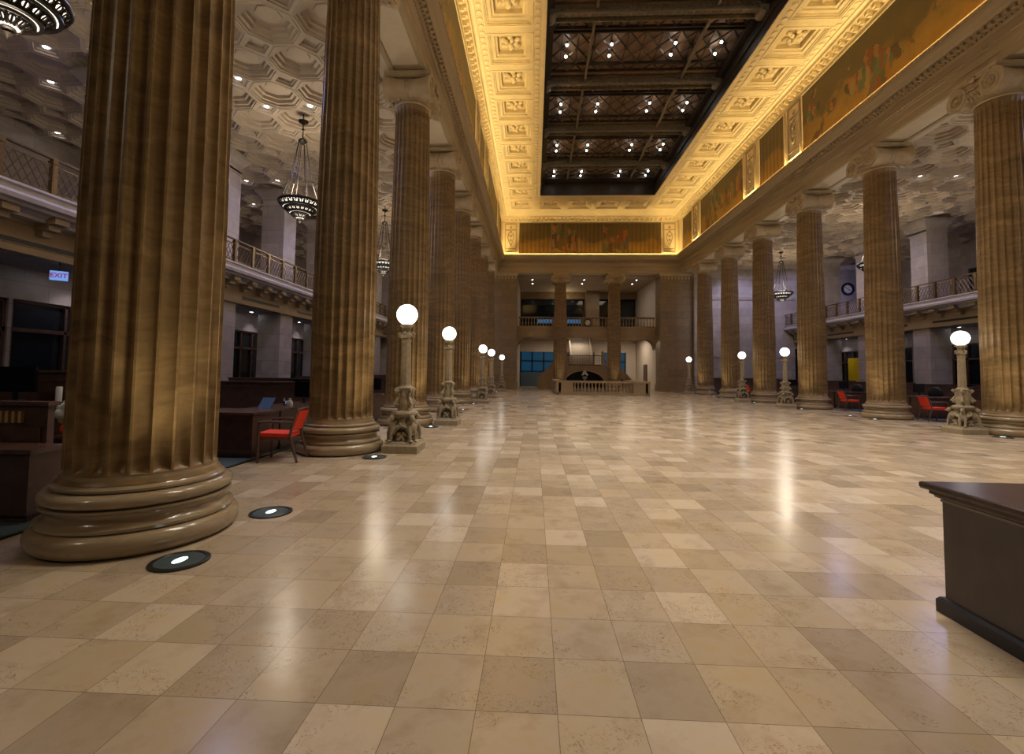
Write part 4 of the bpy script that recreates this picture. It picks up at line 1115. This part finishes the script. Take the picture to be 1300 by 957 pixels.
def counter(name, x0, x1, y0, y1, h, label, cat='desk', grp=None, kick=True):
    c = thing(name, label, cat, ((x0+x1)/2, (y0+y1)/2, 0), 0, grp)
    a, d = (x1-x0)/2, (y1-y0)/2
    MB().box(-a+.03, a-.03, -d+.03, d-.03, .08, h-.04).box(-a+.05, a-.05, -d+.05, d-.05, .012, .08).build('body', 'wood', c)
    m = MB(); m.box(-a, a, -d, d, h-.04, h); m.build('worktop', 'woodtop', c)
    m = MB().box(-a+.02, a-.02, -d+.02, -d+.03, .08, .13)
    n = max(1, int((x1-x0)/1.0))
    for q in range(n+1): x = -a+.05+(2*a-.1)*q/n; m.box(x-.02, x+.02, -d+.022, -d+.03, .1, h-.05)
    m.build('front_panel', 'wood', c)
    return c
def partition(x0, x1, y, h, label, grp):
    c = thing('wood_partition', label, 'partition', ((x0+x1)/2, y, 0), 0, grp)
    a = (x1-x0)/2
    MB().box(-a, a, -.05, .05, .012, h-.03).build('panel', 'wood', c)
    MB().box(-a-.02, a+.02, -.09, .09, h-.03, h).box(-a, a, -.07, .07, h-.16, h-.14).build('cap_rail', 'woodtop', c)
    return c
def monitor(x, y, z, rz, label, first=[None]):
    if first[0] is not None: return dup(first[0], loc=(x, y, z), rz=rz, label=label)
    c = thing('computer_monitor', label, 'monitor', (x, y, z), rz, 'monitors on the desks')
    MB().box(-.27, .27, -.02, .02, .12, .46).build('screen', 'screen', c)
    MB().box(-.02, .02, -.01, .03, .01, .15).lathe([(.11, 0), (.11, .012)], 16).build('stand', 'black', c)
    first[0] = c; return c
def keyboard(x, y, z, label, first=[None]):
    if first[0] is not None: return dup(first[0], loc=(x, y, z), label=label)
    m = MB().box(-.21, .21, -.07, .07, 0, .015)
    for r in range(4):
        for q in range(12): m.box(-.195+q*.0325, -.17+q*.0325, -.058+r*.03, -.035+r*.03, .015, .021)
    o = m.build('keyboard', 'black', None, None, (x, y, z)); tag(o, label, 'keyboard', 'keyboards on the desks'); first[0] = o; return o
def phone(x, y, z, rz, label):
    c = thing('desk_phone', label, 'telephone', (x, y, z), rz)
    m = MB(); m.rings([[(-.09, -.1, 0), (.09, -.1, 0), (.09, .1, 0), (-.09, .1, 0)], [(-.09, -.1, .02), (.09, -.1, .02), (.09, .1, .08), (-.09, .1, .08)]], True, True); m.build('body', 'black', c)
    MB().tube([(-.07, -.09, .06), (-.07, .0, .09), (-.07, .09, .12)], [.025, .015, .025], 6).build('handset', 'black', c, 50)
def office_chair(x, y, rz, label, first=[None]):
    if first[0] is not None: return dup(first[0], loc=(x, y, 0.012), rz=rz, label=label)
    c = thing('office_chair', label, 'office chair', (x, y, 0.012), rz, 'black office chairs behind the desks')
    MB().ell((0, 0, .48), (.26, .26, .06), 14, 6).build('seat', 'black', c, 50)
    MB().ell((0, .25, .82), (.24, .05, .28), 14, 8).build('backrest', 'black', c, 50)
    MB().lathe([(.03, .06), (.03, .45)], 8).tube([(0, .1, .46), (0, .26, .5), (0, .27, .7)], .02, 6).build('post', 'steel', c)
    for q in range(5):
        a = q*2*PI/5; MB().tube([(0, 0, .10), (.28*math.cos(a), .28*math.sin(a), .05)], .02, 5).ell((.28*math.cos(a), .28*math.sin(a), .03), (.03, .03, .03), 6, 4).build('leg', 'black', c)
    first[0] = c; return c
ordw = ['nearest', 'second', 'third', 'fourth', 'fifth', 'sixth', 'seventh', 'farthest']
# left bays
for i, k in enumerate(range(1, 8)):
    y0 = 7.54+BAY*(i)
    g_ = 'dark wooden desks in the left aisle'
    lb = 'dark wooden desk behind the red armchair, left of the second column' if i == 0 else '%s dark wooden desk along the left colonnade, counted from the red armchair' % ordw[i]
    counter('service_desk', -6.9, -4.62, y0, y0+.85, .76, lb, 'desk', g_)
    counter('side_desk', -5.35, -4.62, y0+.86, y0+2.9, .76, 'side wing of the %s dark desk along the left colonnade' % ordw[i], 'desk', 'side wings of the left desks')
    partition(-10.2, -4.75, y0+3.25, 1.19, '%s chest-high dark wood partition across the left aisle, counted from the red armchair' % ordw[i], 'low partitions in the left aisle')
    if i < 4:
        monitor(-6.3, y0+.55, .76, PI+.2, 'black computer monitor on the %s left desk, outer side' % ordw[i])
        monitor(-5.0, y0+2.45, .76, PI-.3, 'black computer monitor on the %s left desk, next to the colonnade' % ordw[i])
        keyboard(-6.1, y0+.35, .76, 'black keyboard on the %s left desk' % ordw[i])
        office_chair(-6.6, y0+1.5, .5, 'black office chair behind the %s left desk' % ordw[i])
# right bays
for i, k in enumerate(range(2, 8)):
    y0 = 11.9+BAY*i
    g_ = 'dark wooden desks in the right aisle'
    counter('service_desk', 14.05, 16.4, y0+1.0, y0+1.85, .76, '%s dark wooden desk along the right colonnade, counted from the edge of the picture' % ordw[i], 'desk', g_)
    counter('side_desk', 14.05, 14.8, y0+1.86, y0+3.7, .76, 'side wing of the %s dark desk along the right colonnade' % ordw[i], 'desk', 'side wings of the right desks')
    partition(14.2, 19.4, y0+4.0, 1.19, '%s chest-high dark wood partition across the right aisle' % ordw[i], 'low partitions in the right aisle')
    if i < 4:
        monitor(15.7, y0+1.4, .76, PI-.2, 'black computer monitor on the %s right desk, outer side' % ordw[i])
        monitor(15.0, y0+2.6, .76, PI+.3, 'black computer monitor on the %s right desk, next to the colonnade' % ordw[i])
        office_chair(15.6, y0+2.5, -.5, 'black office chair behind the %s right desk' % ordw[i])
red_chair((13.5, 16.4, 0), math.radians(175), 'red armchair right of the second visible right column')
red_chair((13.55, 20.7, 0), math.radians(178), 'red armchair peeking out left of the second visible right column')
red_chair((13.55, 29.45, 0), math.radians(178), 'red armchair glimpsed between far right columns beside a globe lamp')
# things on the desk behind the red armchair
phone(-5.0, 9.3, .76, .5, 'black desk telephone on the desk behind the red armchair')
o = MB().box(-.15, .15, -.11, .11, 0, .01).build('paper_sheet', 'paper', None, None, (-5.75, 7.9, .76)); tag(o, 'white papers on the desk behind the red armchair', 'paper')
o = MB().rings([[(-.12, 0, 0), (.12, 0, 0), (.12, .02, 0), (-.12, .02, 0)], [(-.12, .16, .18), (.12, .16, .18), (.12, .18, .18), (-.12, .18, .18)]], True, True).build('blue_folder', 'blue', None, None, (-5.05, 8.55, .76)); tag(o, 'tilted blue folder on the desk behind the red armchair', 'folder')
o = MB().lathe([(.05, 0), (.06, .06), (.04, .10), (.02, .13), (.03, .16)], 16).build('glass_jar', 'paper', None, 50, (-4.8, 9.0, .76)); tag(o, 'small pale jar on the desk behind the red armchair', 'jar')
# yellow panel in the right doorway
o = MB().box(-.03, .03, -.58, .58, .012, 2.75).build('yellow_panel', 'yellow', None, None, (22.70, 34.1, .0)); tag(o, 'bright yellow upright panel in a dark doorway under the right gallery', 'panel')
MB().box(-.12, .05, -.5, -.44, .012, .05).box(-.12, .05, .44, .5, .012, .05).build('foot', 'black', o)

# foreground left: desk, slatted screen, shelf partition
counter('service_desk', -7.6, -4.74, 4.22, 4.62, .70, 'low dark wooden desk at the left edge of the picture, left of the nearest column')
cb = thing('slatted_screen', 'tall dark wooden desk screen with an amber slatted band at the left picture edge', 'screen', (-6.26, 4.97, 0))
MB().box(-1.3, 1.18, -.3, -.23, .012, 1.08).build('body', 'wood', cb)
MB().box(-1.33, 1.21, -.33, -.20, 1.08, 1.12).build('top', 'woodtop', cb)
m = MB()
for q in range(30): m.box(-1.2+q*.072, -1.2+q*.072+.035, -.335, -.30, .90, 1.02)
m.build('slat', plain('amber_slat', (.50, .33, .14), .5), cb)
MB().box(-1.25, 1.12, -.315, -.30, .06, .46).box(-1.25, 1.12, -.315, -.30, .49, .86).build('front_panel', 'wood', cb)
partition(-10.5, -4.9, 6.55, 1.43, 'high shelf topped dark wood partition behind the slatted screen', None)
partition(-10.5, -5.6, 5.98, 1.02, 'dark wood partition with a monitor shelf behind the slatted screen', None)
counter('side_desk', -5.75, -4.9, 5.32, 5.8, .66, 'small dark wooden side desk between the slatted screen and the nearest column')
monitor(-7.0, 5.98, 1.02, .1, 'black computer monitor above the slatted screen at the left picture edge')
o = MB().lathe([(.035, 0), (.035, .19), (.03, .20)], 16).build('white_cylinder', 'paper', None, 50, (-6.37, 5.98, 1.02)); tag(o, 'white cylinder standing by the nearest column on the slatted screen', 'container')
bg = thing('merchandise_bag', 'crumpled white and coloured bag on the small desk beside the nearest column', 'bag', (-5.62, 5.45, .66))
m = MB()
for q in range(9): m.ell((.08*math.sin(q*2.1), .07*math.cos(q*1.7), .22+.02*q), (.08, .06, .07), 8, 5)
m.build('wrap', 'paper', bg, 60)
MB().ell((.02, -.04, .08), (.10, .08, .08), 10, 6).build('red_bundle', 'red', bg, 60)
m = MB().ell((-.03, -.06, .19), (.08, .04, .06), 8, 5).ell((.06, -.07, .17), (.05, .04, .05), 8, 5); m.build('patterned_cloth', plain('ochre_cloth', (.45, .33, .08), .8, noise=.5, nscale=60), bg, 60)
# reception desk on the right
rd = thing('reception_desk', 'dark espresso reception desk cut by the right edge in the foreground', 'desk', (2.6, 3.2, 0))
MB().box(.03, 3.4, -3.2, -.04, .10, .74).build('body', 'deskblack', rd)
MB().rings([[(-i_+.0, i_, z), (3.5, i_, z), (3.5, -3.3, z), (-i_, -3.3, z)] for i_, z in ((.0, 0), (.0, .075), (-.015, .095), (-.03, .10))], True, True).build('plinth', 'black', rd)
m = MB().rings([[(-i_, i_, z), (3.5, i_, z), (3.5, -3.3, z), (-i_, -3.3, z)] for i_, z in ((-.03, .715), (-.01, .722), (-.005, .735), (.01, .74), (.01, .765), (.04, .768), (.045, .78), (.045, .803), (.035, .81))], True, True)
m.build('worktop', 'desktop', rd)
MB().box(.022, .03, -3.2, -.04, .700, .715).box(.022, 3.4, -.04, -.034, .70, .715).build('bead_strip', plain('pale_strip', (.20, .16, .12), .35), rd)
